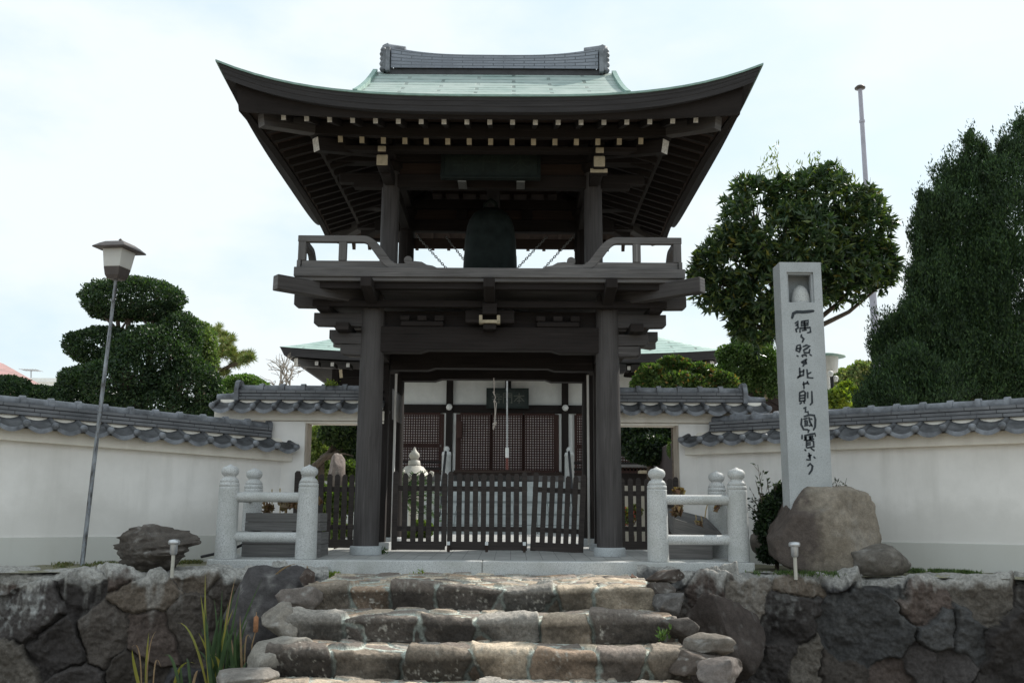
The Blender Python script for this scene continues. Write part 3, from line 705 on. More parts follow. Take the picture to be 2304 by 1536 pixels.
# ------------------------------------------------------------------ picket gates
M_PICK = mat_wood('dark_picket_wood', (0.022, 0.018, 0.017), (0.060, 0.050, 0.046), 0.8)
M_TAG = mat_simple('white_tag', (0.7, 0.72, 0.72), 0.5, 0.1, 10)
def picket(mb_, x, z0, z1, y, w_=.075, th=.022):
    mb_.prism([(-w_/2, z0), (-w_/2, z1-.03), (-w_*.22, z1), (w_*.22, z1), (w_/2, z1-.03), (w_/2, z0)], (x, y, 0), (1, 0, 0), (0, 0, 1), (0, 1, 0), th)
def pgate(name, label, cat, xs, stiles, y, ztop, rot=0, pivot=None, tags=(), group='picket gate panels', zb=None):
    z0 = fl(y)+.022 if zb is None else zb
    x0, x1 = min(xs+stiles)-.04, max(xs+stiles)+.04
    root = empty(name, ((x0+x1)/2, y, z0), label, cat, group)
    parts = []
    for x in xs:
        mb_ = MB(); picket(mb_, x, z0+.06, ztop-random.random()*.012, y-.03); parts.append(mb_.build('picket', M_PICK, root))
    for x in stiles:
        mb_ = MB(); picket(mb_, x, z0, ztop+.02, y-.036, .075, .05); parts.append(mb_.build('stile', M_PICK, root))
    for zr, h in ((ztop-.225, .075), (z0+.30, .07)):
        parts.append(MB().b2((x0, y-.008, zr-h/2), (x1, y+.026, zr+h/2)).build('rail', M_PICK, root, .004))
    parts.append(MB().b2((x0+.02, y-.05, z0+.005), (x1-.02, y-.032, z0+.125)).build('kick_board', M_PICK, root, .004))
    for x in tags:
        mb_ = MB(); mb_.b2((x-.02, y-.085, z0-.02), (x+.02, y-.056, z0+.10)); bl = mb_.build('drop_bolt', M_WOODR, root, .004)
        MB().b2((x-.022, y-.092, z0+.075), (x+.022, y-.087, z0+.125)).build('tag', M_TAG, bl)
    if rot:
        # the panel itself leans: turn every part about the pivot
        Rm = Matrix.Translation(Vector(pivot)) @ Matrix.Rotation(rot, 4, 'Y') @ Matrix.Translation(-Vector(pivot))
        for o in parts: o.data.transform(Rm)
    return root
GYP = 13.95
def gx(px, D=GYP, py=1150): return XP(px, D, py)
ZT = ZY(1064, GYP)
pgate('picket_gate', 'dark wooden picket panel beside the left pillar, palm fronds behind it', 'gate', [gx(p) for p in (911, 930.5, 948, 965.5, 983, 1000)], [gx(889)], GYP, ZT, tags=())
pgate('picket_gate', 'dark wooden picket panel upright in the middle of the gate, white tagged bolts', 'gate', [gx(p) for p in (1033, 1051, 1069.5, 1088, 1106.5, 1125, 1143.5, 1162)], [gx(1013), gx(1180)], GYP+.005, ZT, tags=(gx(1011), gx(1096), gx(1180)))
pgate('picket_gate', 'dark wooden picket panel tilted sideways beside the right pillar', 'gate', [gx(p) for p in (1219, 1237, 1255, 1272, 1289)], [gx(1199), gx(1306)], GYP+.03, ZT, R(2.6), (gx(1196), GYP, ZY(1235, GYP)))
pgate('picket_fence', 'narrow dark picket fence in the left side opening, greenery behind', 'fence', [XP(p, 14.35, 1150) for p in (721, 740, 757, 774, 790)], [XP(806, 14.35, 1150)], 14.35, ZY(1068, 14.35), group='side opening pickets')
MB_ = MB(); picket(MB_, XP(668, 14.35, 1150), fl(14)+.0, ZY(1062, 14.35), 14.30, .09, .06)
tag(MB_.build('fence_post', M_PICK), 'dark wooden stake at the jamb left of the left side opening', 'post')
pgate('picket_fence', 'narrow dark picket fence in the right side opening, dark trees behind', 'fence', [XP(p, 14.35, 1150) for p in (1400, 1419, 1437, 1456, 1474, 1492, 1508)], [XP(1521, 14.35, 1150)], 14.35, ZY(1073, 14.35), group='side opening pickets')

# ------------------------------------------------------------------ granite railings
def newel(x, y, z, root):
    return MB().lathe([(.134, 0), (.134, .02), (.124, .86), (.124, .878), (.118, .882), (.118, .886), (.124, .890), (.122, .930), (.112, .935), (.112, .940), (.120, .945),
        (.096, .985), (.074, 1.0), (.074, 1.018), (.082, 1.022), (.103, 1.045), (.110, 1.075), (.103, 1.108), (.080, 1.132), (.030, 1.150), (.008, 1.165), (.002, 1.168)], (x, y, z), 26).build('newel_post', M_GRANW, root)
def railing(label, xi, xo, sg):
    r = empty('stone_railing', ((xi+xo)/2, 12.2, 0), label, 'railing', 'granite railings beside the gate')
    y0 = 12.20; y1 = 13.24
    newel(xi, y0, .008, r); newel(xo, y0, .008, r); newel(xo-sg*.03, y1, .01, r)
    for z in (.765, .272):
        MB().tube([(xi, y0, z), (xo, y0, z)], .062, 18).build('rail', M_GRANW, r)
        MB().tube([(xo, y0, z), (xo-sg*.03, y1, z)], .062, 18).build('rail', M_GRANW, r)
    return r
railing('white granite railing with onion finials left of the gate', XP(690, 12.2, 1200), XP(510, 12.2, 1200), -1)
railing('white granite railing with onion finials right of the gate', XP(1480, 12.2, 1200), XP(1661, 12.2, 1200), 1)

# ================================================================== TILED PLASTER WALLS
M_COURSE = mat_brick('stacked_tile_courses', (0.15, 0.155, 0.17), (0.19, 0.195, 0.21), (0.035, 0.035, 0.04), 0.30, 0.052, 0.006, 0.45, 'UV', 0.5, 0.5, 0.5, (0.075, 0.08, 0.09))
def frame(p0, p1):
    p0, p1 = Vector((p0[0], p0[1], 0)), Vector((p1[0], p1[1], 0)); t = (p1-p0); L = t.length; t = t/L
    n = Vector((t.y, -t.x, 0))
    if n.y > 0: n = -n
    return p0, t, n, L
M_TILE_SLOPE = mat_simple('grimy_shaded_tile', (0.075, 0.077, 0.082), 0.6, 0.5, 7, 0, 0.15, 'Object', 0.3)  # darker tile for the slopes: grime plus the shade under the courses painted in
def tiled_top(p0, p1, z0, z1, root, cap0=0.0, cap1=0.0, per=.345, end0=False, end1=False, phase=0):
    """three courses of flat tiles, a round cap and two sloping rows of wavy eave tiles along p0-p1"""
    P0, t, n, L = frame(p0, p1)
    zz = lambda s: z0+(z1-z0)*s/L
    # eave tiles, both sides
    mb = MB(); N = max(2, int(round(L/per))); pr = L/N; m_ = 8
    for sd in (1, -1):
        for k in range(N):
            top, bot, fr = [], [], []
            for i in range(m_+1):
                f = i/m_; s = (k+f)*pr; w_ = .035-.075*math.sin(math.pi*f)**.85
                a = P0+t*s+n*(sd*.10); b = P0+t*s+n*(sd*.41)
                top.append((a.x, a.y, zz(s)-.27+w_*.5)); bot.append((b.x, b.y, zz(s)-.392+w_)); fr.append((b.x, b.y, zz(s)-.392+w_-.058))
            V = top+bot+fr; q = m_+1; fs = []; uv = []
            for i in range(m_):
                fs += [(i, i+1, q+i+1, q+i), (q+i, q+i+1, 2*q+i+1, 2*q+i)]
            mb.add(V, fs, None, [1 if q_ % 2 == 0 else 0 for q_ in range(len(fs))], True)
            back = [(p[0], p[1], p[2]-.05) for p in top]; V2 = fr+back
            mb.add(V2, [(i, i+1, q+i+1, q+i) for i in range(m_)], None, 0, True)
        for k in range(N+1):
            s = min(max(k*pr, .03), L-.03)
            a = P0+t*s+n*(sd*.10); b = P0+t*s+n*(sd*.42)
            j = random.uniform(-.006, .006)
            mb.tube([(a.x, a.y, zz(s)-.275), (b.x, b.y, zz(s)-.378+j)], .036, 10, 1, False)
            mb.lathe([(.003, -.048), (.032, -.038), (.046, -.012), (.048, 0), (.042, .024), (.026, .040), (.003, .045)], (b.x, b.y, zz(s)-.378+j), 12)
    mb.build('eave_tiles', [M_TILE, M_TILE_SLOPE], root)
    # courses
    a0, a1 = cap0, L-cap1; mb = MB()
    for k, (hw, zt, h) in enumerate(((.150, -.205, .05), (.142, -.155, .048), (.150, -.105, .048))):
        pa, pb = P0+t*a0, P0+t*a1
        V = []
        for s, p in ((a0, pa), (a1, pb)):
            for sg in (1, -1):
                for dz in (-h, 0): q = p+n*(sg*hw); V.append((q.x, q.y, zz(s)+zt+dz))
        o = k*.37
        mb.add(V, [(0, 4, 5, 1), (2, 3, 7, 6), (1, 5, 7, 3), (0, 2, 6, 4), (0, 1, 3, 2), (4, 6, 7, 5)],
               [[(a0+o, 0), (a1+o, 0), (a1+o, .05), (a0+o, .05)]]+[[(a0+o, 0), (a0+o, .05), (a1+o, .05), (a1+o, 0)]]+[[(0, 0), (1, 0), (1, .1), (0, .1)]]*4)
    pa, pb = P0+t*(a0+.02), P0+t*(a1-.02)
    mb2 = MB()
    for dz, hw in ((-.156, .132), (-.206, .132)):
        V = []
        for s, p in ((a0, pa), (a1, pb)):
            for sg in (1, -1):
                for e in (-.006, .006): q = p+n*(sg*hw); V.append((q.x, q.y, zz(s)+dz+e))
        mb2.add(V, [(0, 4, 5, 1), (2, 3, 7, 6), (1, 5, 7, 3), (0, 2, 6, 4), (0, 1, 3, 2), (4, 6, 7, 5)])
    cr = mb.build('ridge_courses', M_COURSE, root, .006); mb2.build('joint_line', M_TILED, cr)
    # slope under the courses, filled with plaster
    mb = MB()
    V = []
    for s in (0.02, L-.02):
        p = P0+t*s
        for off, dz in ((.185, -.40), (.10, -.25), (-.10, -.25), (-.185, -.40)): q = p+n*off; V.append((q.x, q.y, zz(s)+dz))
    mb.add(V, [(0, 4, 5, 1), (1, 5, 6, 2), (2, 6, 7, 3), (0, 1, 2, 3), (4, 7, 6, 5)]); mb.build('tile_bedding', M_PLASTC, root)
    # round cap tiles with collars
    mb = MB(); N2 = max(1, int(round((a1-a0)/.335))); cl = (a1-a0)/N2
    for k in range(N2):
        sa, sb = a0+k*cl, a0+(k+1)*cl; A = P0+t*sa; B = P0+t*sb
        j = random.uniform(-.004, .004)
        mb.tube([(A.x, A.y, zz(sa)-.078+j), (B.x, B.y, zz(sb)-.078)], [.066, .064], 14)
        C = P0+t*(sb-.035); D_ = P0+t*(sb+.035)
        mb.tube([(C.x, C.y, zz(sb)-.076), (D_.x, D_.y, zz(sb)-.076)], [.086, .088], 14)
    mb.build('ridge_cap', M_TILE, root)
    for flag, s, dr in ((end0, a0, -1), (end1, a1, 1)):
        if not flag: continue
        mb = MB(); p = P0+t*(s+dr*.03); z = zz(s)
        out_ = [(-.17, -.27), (-.19, -.10), (-.13, .02), (-.06, .055), (.06, .055), (.13, .02), (.19, -.10), (.17, -.27)]
        mb.prism(out_, (p.x-t.x*.035, p.y-t.y*.035, z), n, (0, 0, 1), t, .07)
        q = P0+t*(s+dr*.10); mb.lathe([(.003, -.05), (.04, -.03), (.05, 0), (.04, .03), (.003, .05)], (q.x, q.y, z-.17), 10)
        r0 = P0+t*(s+dr*.05); r1 = P0+t*(s+dr*.36); mb.tube([(r0.x, r0.y, z-.20), (r1.x, r1.y, z-.215)], [.062, .060], 12)
        mb.build('ridge_end_tile', M_TILE, root, .006)
def wall_body(p0, p1, z0t, z1t, zb, half, name, mat, root, ztop_off, bevel=0.006, zb_off=None):
    """slab along p0-p1 from zb (or ridge+zb_off) to ridge+ztop_off"""
    P0, t, n, L = frame(p0, p1); V = []
    for s, zt in ((0, z0t), (L, z1t)):
        for sg in (1, -1):
            p = P0+t*s+n*(sg*half)
            for top in (0, 1): V.append((p.x, p.y, zt+ztop_off if top else (zt+zb_off if zb_off is not None else zb)))
    mb = MB(); mb.add(V, [(0, 4, 5, 1), (2, 3, 7, 6), (1, 5, 7, 3), (0, 2, 6, 4), (0, 1, 3, 2), (4, 6, 7, 5)])
    return mb.build(name, mat, root, bevel)
def boundary(label, pa, pb, capnear):
    A, B = W(*pa), W(*pb); z0, z1 = A[2], B[2]
    r = empty('boundary_wall', ((A[0]+B[0])/2, (A[1]+B[1])/2, -.12), label, 'wall', 'tiled boundary walls')
    wall_body(A, B, z0, z1, .245, .12, 'plaster_wall', M_PLAST, r, -.45)
    wall_body(A, B, .25, .25, -.3, .145, 'footing', M_FOOT, r, 0)
    wall_body(A, B, z0, z1, 0, .245, 'cornice', M_PLASTC, r, -.425, .008, -.60)
    P0, t, n, L = frame(A, B)
    tiled_top(A, B, z0, z1, r, *capnear)
    return A, B
# each wall runs from beyond the frame edge to the pier beside the gate
kx = lambda a, b, f: tuple(np.array(a)+(np.array(b)-np.array(a))*f)
LA = W(0, 886, 12.06); LB = W(645, 952, 14.62)
LA2 = LA+(LA-LB)*.45
def boundary2(label, A, B, c0, c1, ph=0):
    z0, z1 = A[2], B[2]
    r = empty('boundary_wall', ((A[0]+B[0])/2, (A[1]+B[1])/2, -.12), label, 'wall', 'tiled boundary walls')
    wall_body(A, B, z0, z1, .245, .12, 'plaster_wall', M_PLAST, r, -.45)
    wall_body(A, B, .25, .25, -.3, .145, 'footing', M_FOOT, r, 0)
    wall_body(A, B, z0, z1, 0, .245, 'cornice', M_PLASTC, r, -.425, .008, -.59)
    tiled_top(A, B, z0, z1, r, c0, c1)
boundary2('long white plaster wall with tiled top and grey footing on the left', LA2, LB, 0, .30)
RA = W(1556, 938, 14.62); RB = W(2304, 892, 11.8); RB2 = RB+(RB-RA)*.4
boundary2('long white plaster wall with tiled top behind the inscribed stele', RA, RB2, .36, 0)

M_JAMB = mat_simple('brown_jamb_plaster', (0.40, 0.345, 0.29), 0.85, 0.15, 4)
def side_wall(label, x_in, x_out, z, jamb, sg):
    """short tiled wall between a gate pillar and a pier, with an opening beneath"""
    Y = 14.62; A = (x_out, Y, z); B = (x_in, Y, z)
    r = empty('side_gate_wall', ((x_in+x_out)/2, Y, -.1), label, 'wall', 'tiled walls with side openings')
    zo = ZY(950, 14.45)
    MB().b2((min(x_in, x_out+sg*.06), Y-.14, zo), (max(x_in, x_out+sg*.06), Y+.14, z-.45)).build('lintel', M_PLASTC, r, .008)
    MB().b2((x_out, Y-.19, zo+.01), (x_in, Y+.19, zo+.16)).build('cornice', M_PLASTC, r, .008) if x_in > x_out else MB().b2((x_in, Y-.19, zo+.01), (x_out, Y+.19, zo+.16)).build('cornice', M_PLASTC, r, .008)
    xo = jamb-sg*.56
    MB().b2((min(jamb, xo), Y-.17, -.2), (max(jamb, xo), Y+.17, zo-.002)).build('pier', M_PLAST, r, .012)
    MB().b2((min(jamb, jamb+sg*.03), Y-.16, fl(14)), (max(jamb, jamb+sg*.03), Y+.16, zo-.002)).build('jamb_board', M_JAMB, r)
    MB().b2((min(x_in, jamb), Y-.175, zo-.028), (max(x_in, jamb), Y+.175, zo-.003)).build('lintel_board', M_PLASTC, r)
    tiled_top((x_out, Y), (x_in, Y), z, z, r, .34, 0, .33, True, False) if x_out < x_in else tiled_top((x_in, Y), (x_out, Y), z, z, r, 0, .34, .33, False, True)
side_wall('tiled plaster wall bridging a side opening left of the gate', CX-1.62, XP(487, 14.5), ZY(862, 14.5, 600), XP(690, 14.45), 1)
side_wall('tiled plaster wall bridging a side opening right of the gate', CX+1.62, XP(1722, 14.5), ZY(868, 14.5, 1550), XP(1525, 14.45), -1)

# ================================================================== STONEWORK
PAL = np.array([(0.050, 0.044, 0.042), (0.066, 0.056, 0.049), (0.044, 0.042, 0.045), (0.105, 0.085, 0.068), (0.058, 0.057, 0.057), (0.078, 0.060, 0.052), (0.12, 0.105, 0.09)])
def voro(u, v, sx, sy, sw=None):
    """F1, F2 distances and nearest index for anisotropic seeds"""
    best = np.full(u.shape, 1e9); sec = np.full(u.shape, 1e9); idx = np.zeros(u.shape, int)
    for k in range(len(sx)):
        d = np.hypot(u-sx[k], v-sy[k]) - (sw[k] if sw is not None else 0)
        lt = d < best; sec = np.where(lt, best, np.minimum(sec, d)); idx = np.where(lt, k, idx); best = np.where(lt, d, best)
    return best, sec, idx
def poisson(U, Vv, r, seed, tries=4000, rvar=.4):
    g = np.random.default_rng(seed); pts = []; rs = []
    for _ in range(tries):
        p = g.random(2)*(U+.4, Vv+.4)-.2; rr = r*(1+rvar*(g.random()*2-1))
        if all((p[0]-q[0])**2+(p[1]-q[1])**2 > (0.5*(rr+s))**2*3.0 for q, s in zip(pts, rs)): pts.append(p); rs.append(rr)
    return np.array(pts), np.array(rs)
def stone_field(U, Vv, seeds, rad, seed, mortar_w, gain, palette, mortar, cellh=.05, warp=.05, warpf=3.0, nmul=1.0, soft=.06):
    """returns function (u,v)->height, colour"""
    g = np.random.default_rng(seed+9); n = len(seeds); ch = (g.random(n)-.5)*2*cellh
    cc = palette[g.integers(0, len(palette), n)]*(0.75+.5*g.random((n, 1))); tx = (g.random(n)-.5)*.5; ty = (g.random(n)-.5)*.5
    def fn(u, v):
        Pn = np.stack([u*warpf, v*warpf, np.full_like(u, seed*3.1)], -1)
        uw = u+(fbm(Pn, seed)-.5)*2*warp*2; vw = v+(fbm(Pn+9.7, seed+3)-.5)*2*warp*2
        a, b, i = voro(uw, vw, seeds[:, 0], seeds[:, 1], rad*.35)
        e = (b-a); m_ = np.clip((e-mortar_w)/soft, 0, 1); dome = 1-(1-m_)**2.6
        big = fbm(np.stack([u*4+i*7.3, v*4+i*3.1, i*1.7], -1), seed+5)-.5
        fine = fbm(np.stack([u*22, v*22, i*.7], -1), seed+8)-.5
        h = dome*(gain*.62+ch[i])+dome*nmul*(big*.085+fine*.022+(tx[i]*(uw-seeds[i, 0])+ty[i]*(vw-seeds[i, 1]))*.6)+(1-dome)*fine*.02
        col = cc[i]*(0.72+.7*fbm(np.stack([u*7, v*7, i*2.3], -1), seed+11)[..., None])
        mm = np.clip((e-mortar_w*.7)/(mortar_w*.8+1e-6), 0, 1)[..., None]
        return h, mortar*(1-mm)*(.8+.4*fbm(np.stack([u*30, v*30, u*0], -1), 3)[..., None])+col*mm, i
    return fn
def stone_sheet(name, mapf, us, vs, fn, parent, mat, post=None):
    u, v = np.meshgrid(us, vs); h, c, i = fn(u, v)
    if post is not None: h, c = post(u, v, h, c)
    pos, nrm = mapf(u, v); V = (pos+nrm*h[..., None]).reshape(-1, 3); n = len(us); m_ = len(vs)
    a = (np.arange(m_-1)[:, None]*n+np.arange(n-1)[None, :]); Q = np.stack([a, a+1, a+n+1, a+n], -1).reshape(-1, 4)
    return mesh_np(name, V, Q, mat, parent, col=c.reshape(-1, 3))

# retaining walls
def retaining(label, p0, p1, ztop, seed, white):
    P0, t, n, L = frame(p0, p1); H = 1.45
    seeds, rad = poisson(L, H, .40, seed, 9000, .62)
    fn = stone_field(L, H+.55, seeds+np.array([0, .45]), rad, seed, .005, .085, PAL*1.05, np.array([0.048, 0.044, 0.040]), .045, .11, 2.4, 2.3, .065)
    capw = .55
    def mapf(u, v):
        # v runs over the top (0..capw) and then down the battered face, with a rounded brow
        x = np.clip(v-capw, 0, None); back = np.clip(capw-v, 0, None); r = .09
        k = np.clip((v-capw+r)/(2*r), 0, 1); ang = k*math.pi/2*.97
        off = -back+np.where(v > capw-r, 0, 0); z = ztop-x
        outw = x*.10+np.sin(ang)*r-r*0.0-np.where(v > capw, 0, 0)
        off = np.where(v < capw-r, -back, np.where(v > capw+r, x*.10, -r+np.sin(ang)*r+0*ang)); z = np.where(v < capw-r, ztop, np.where(v > capw+r, ztop-x, ztop-(1-np.cos(ang))*r))
        pos = np.stack([P0.x+t.x*u+n.x*off, P0.y+t.y*u+n.y*off, z], -1)
        nr = np.stack([n.x*np.sin(ang), n.y*np.sin(ang), np.cos(ang)], -1)
        return pos, nr
    def post(u, v, h, c):
        # cement skim on the top and lime bleeding over the brow
        e = fbm(np.stack([u*5, v*2.5, u*0+seed], -1), 21); e2 = fbm(np.stack([u*9, v*1.2, u*0+3], -1), 27)
        top = np.clip((capw+.03+.07*white+(e-.5)*.45-v)/.06, 0, 1)
        h = h*(1-.65*np.clip((capw-.08-v)/.08, 0, 1))
        drip = np.clip((e2-.60)*6, 0, 1)*np.clip(1-(v-capw)/.65, 0, 1)*np.clip((v-capw+.2)/.2, 0, 1)
        k = np.clip(top+drip*white*.8, 0, 1)[..., None]*(.7+.3*white)
        lime = np.array([0.34, 0.33, 0.31])*(.6+.8*fbm(np.stack([u*24, v*24, u*0], -1), 4)[..., None])
        lich = np.clip((fbm(np.stack([u*24, v*18, u*0+7], -1), 33)-.52)*7, 0, 1)[..., None]*np.clip((fbm(np.stack([u*2.2, v*2.2, u*0+2], -1), 35)-.56)*7, 0, 1)[..., None]*white*.85
        c = c*(1-k)+lime*k; c = c*(1-lich)+np.array([.33, .33, .32])*lich
        return h, c
    r = tag(stone_sheet('retaining_wall', mapf, np.linspace(0, L, int(L/.0125)), np.linspace(0, H+capw, int((H+capw)/.0125)), fn, None, M_STONE, post), label, 'wall', 'fieldstone retaining walls')
    return r
retaining('dark fieldstone retaining wall left of the steps, white lime stains on top', (-6.9, 10.52), (-2.15, 11.62), -.125, 5, 1.0)
retaining('dark brown fieldstone retaining wall right of the steps', (1.50, 11.62), (7.0, 10.72), -.125, 12, .35)

# steps
STEP = [(12.10, 10.02, -.165, -.395), (10.06, 9.22, -.392, -.605), (9.26, 8.57, -.602, -.825), (8.61, 7.95, -.822, -1.04), (7.99, 7.35, -1.037, -1.22)]
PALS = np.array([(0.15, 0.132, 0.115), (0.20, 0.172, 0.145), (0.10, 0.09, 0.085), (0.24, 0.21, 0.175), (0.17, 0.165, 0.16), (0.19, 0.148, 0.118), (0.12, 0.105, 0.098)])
stp = empty('stone_steps', (-.25, 9.5, -1.12), 'rough mortared stone steps rising to the gate platform', 'steps')
X0, X1 = -2.10, 1.56
for si, (yb, yf, z, zn) in enumerate(STEP):
    T = yb-yf; rh = z-zn; Lv = T+rh
    g = np.random.default_rng(40+si); sd, rd = [], []
    x = -.1
    while x < X1-X0+.1:                                       # the big nosing stones: on the tread edge and down the riser
        w_ = g.uniform(.30, .74); sd.append((x+w_/2, T+rh*.30+g.uniform(-.02, .02))); rd.append(w_*1.0)
        x += w_
        if g.random() < .35: sd.append((x, T+rh*.78)); rd.append(.02)
    nn = len(sd); ss, rr = poisson(X1-X0, T-.16, .15, 60+si, 5000, .45)
    for p, q in zip(ss, rr):
        if p[1] < T-.20: sd.append(tuple(p)); rd.append(q*.6)
    sd = np.array(sd); rd = np.array(rd)
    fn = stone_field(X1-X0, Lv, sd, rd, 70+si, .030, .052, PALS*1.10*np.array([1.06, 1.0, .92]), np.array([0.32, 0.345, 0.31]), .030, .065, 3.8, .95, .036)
    def mapf(u, v, yb=yb, T=T, z=z, rh=rh):
        r = .05; k = np.clip((v-T+r)/(2*r), 0, 1); ang = k*math.pi/2
        d = np.where(v < T-r, v, np.where(v > T+r, T, T-r+np.sin(ang)*r)); zz = np.where(v < T-r, z, np.where(v > T+r, z-(v-T), z-(1-np.cos(ang))*r))
        wob = .035*np.sin(u*2.1+T*9)+.02*np.sin(u*5.3+T*3)
        zz = zz+.012*np.sin(u*3.1+T*20)
        pos = np.stack([X0+u, yb-d+wob*np.clip(v/T, 0, 1), zz], -1); nr = np.stack([u*0, -np.sin(ang), np.cos(ang)], -1); return pos, nr
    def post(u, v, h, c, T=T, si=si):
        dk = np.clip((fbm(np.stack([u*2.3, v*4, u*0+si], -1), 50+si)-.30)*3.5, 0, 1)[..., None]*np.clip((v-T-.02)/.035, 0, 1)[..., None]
        c = c*(1-dk*.72)                                       # patchy darkening over the riser faces
        c = c*(1+.60*np.clip((T+.005-v)/.03, 0, 1))[..., None]      # sunlight on the treads put into the stone colour
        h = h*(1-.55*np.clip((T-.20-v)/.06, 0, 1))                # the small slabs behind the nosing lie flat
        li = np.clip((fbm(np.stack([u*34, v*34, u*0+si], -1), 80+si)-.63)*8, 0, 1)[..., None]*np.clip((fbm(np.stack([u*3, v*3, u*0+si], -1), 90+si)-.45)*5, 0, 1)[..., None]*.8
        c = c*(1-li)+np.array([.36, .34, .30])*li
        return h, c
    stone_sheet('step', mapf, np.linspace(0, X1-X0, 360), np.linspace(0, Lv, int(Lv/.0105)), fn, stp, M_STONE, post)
MB().b2((X0+.15, 7.5, -1.3), (X1-.15, 12.0, -1.06)).build('step_core', M_FOOT, stp)
mbc = MB()
for (yb, yf, z, zn) in STEP[:-1]: mbc.b2((X0+.1, yf+.1, -1.2), (X1-.1, 11.9, z-.06))
mbc.build('step_core', M_FOOT, stp)

def ico(sub=4):
    import bmesh
    bm = bmesh.new(); bmesh.ops.create_icosphere(bm, subdivisions=sub, radius=1.0)
    V = np.array([v.co[:] for v in bm.verts]); Fc = np.array([[v.index for v in f.verts] for f in bm.faces]); bm.free(); return V, Fc
ICO4 = ico(5); ICO3 = ico(4)
def boulder_mesh(name, c, r, seed, base, parent=None, cuts=9, rough=.16, sub=ICO4, cutr=(.62, .95), strat=0, pale=.4, rotz=0, stain=None, box=0):
    g = np.random.default_rng(seed); V, Fc = sub; P = V.copy()
    if box: P = P/np.maximum(np.abs(P).max(1, keepdims=True), 1e-6)*box+P*(1-box)
    for k in range(cuts):
        d = g.normal(size=3); d /= np.linalg.norm(d); lim = g.uniform(*cutr); s = P @ d
        P = P-np.clip(s-lim, 0, None)[:, None]*d*.92
    n1 = fbm(P*1.6+seed, seed)-.5; n2 = fbm(P*5+seed*2, seed+1)-.5; n3 = fbm(P*14+seed, seed+2)-.5
    P = P*(1+rough*n1*1.6+rough*.55*n2+rough*.22*n3)[:, None]
    if strat:
        lay = fbm(np.c_[P[:, 0]*1.3+P[:, 2]*1.1, P[:, 1]*1.3, P[:, 2]*8.5-P[:, 0]*1.6], seed+7)-.5
        P[:, :2] *= (1+strat*lay*.34)[:, None]; P[:, 2] *= 1+.10*strat*(fbm(P*2.2, seed+9)-.5)
    col = np.array(base)*(0.65+.75*fbm(P*3+4, seed+3))[:, None]
    li = np.clip((fbm(P*5+1, seed+4)-.60)*6, 0, 1)[:, None]*pale
    col = col*(1-li)+np.array([.36, .35, .33])*li
    if stain is not None:
        k = np.clip((fbm(np.c_[P[:, :2]*4.2, P[:, 2]*.4], seed+6)-.50+stain[1]*(-P[:, 0]-.28))*6, 0, 1)[:, None]*.85; col = col*(1-k)+np.array(stain[0])*k
    S = P*np.array(r); cz, sz = math.cos(rotz), math.sin(rotz)
    S = np.c_[S[:, 0]*cz-S[:, 1]*sz, S[:, 0]*sz+S[:, 1]*cz, S[:, 2]]+np.array(c)
    return mesh_np(name, S, Fc, M_STONES, parent, col=col)
def rockpx(px, py, D, wpx, hpx, ry, seed, base, **k):
    """boulder whose outline is centred on a photo pixel at distance D, wpx x hpx pixels in size"""
    c = W(px, py, D); s = 1/ppm(D, c[2]); return c, (wpx/2*s, ry, hpx/2*s)
# rough stones edging the steps (parts of the steps)
for k, (px, py, D, w_, h_, ry, base) in enumerate((
        (692, 1300, 10.4, 48, 62, .16, (.10, .075, .065)), (668, 1346, 10.0, 110, 66, .24, (.17, .145, .13)), (636, 1398, 9.4, 100, 86, .25, (.25, .225, .195)), (622, 1472, 8.75, 165, 90, .30, (.27, .25, .22)), (560, 1528, 8.3, 170, 70, .3, (.22, .20, .18)),
        (1503, 1296, 10.6, 96, 44, .2, (.095, .075, .065)), (1490, 1330, 10.2, 92, 62, .22, (.10, .085, .075)), (1507, 1355, 9.9, 90, 62, .2, (.16, .15, .145)), (1535, 1418, 9.3, 110, 70, .22, (.11, .095, .085)), (1592, 1452, 8.75, 118, 74, .24, (.20, .175, .15)), (1570, 1486, 8.6, 130, 60, .24, (.13, .105, .09)), (1618, 1512, 8.3, 130, 76, .26, (.22, .19, .175)))):
    c, r = rockpx(px, py, D, w_, h_, ry, k, base)
    boulder_mesh('edge_stone', c, (r[0]*1.08, r[1]*1.05, r[2]*1.02), 100+k, tuple(x*(.88 if px < 1100 else .72) for x in base), stp, 15, .19, ICO3, (.5, .82), pale=.65, box=.55)
# boulders of their own
c, r = rockpx(600, 1390, 10.9, 235, 235, .5, 1, 0)
tag(boulder_mesh('boulder', c, r, 210, (.066, .061, .062), None, 10, .20, ICO4, (.62, .9), pale=.4, box=.3), 'huge smooth dark boulder between the left retaining wall and the steps', 'boulder')
c, r = rockpx(1640, 1420, 11.0, 190, 270, .42, 1, 0)
tag(boulder_mesh('boulder', (c[0]-.05, c[1]+.25, c[2]-.12), (r[0]*.92, r[1], r[2]), 219, (.062, .050, .045), None, 14, .26, ICO4, (.55, .85), pale=.3, box=.55, rotz=.4), 'big dark brown jagged boulder where the right retaining wall meets the steps', 'boulder')
c, r = rockpx(356, 1232, 11.5, 205, 112, .42, 1, 0)
tag(boulder_mesh('boulder', (c[0], c[1], c[2]-.02), (r[0]*1.16, r[1], r[2]*1.02), 222, (.085, .073, .064), None, 14, .30, ICO4, (.5, .82), strat=1.5, pale=.45, box=.3), 'layered brown-grey rock in front of the left plaster wall', 'rock')
c, r = rockpx(1850, 1196, 11.95, 262, 205, .62, 1, 0)
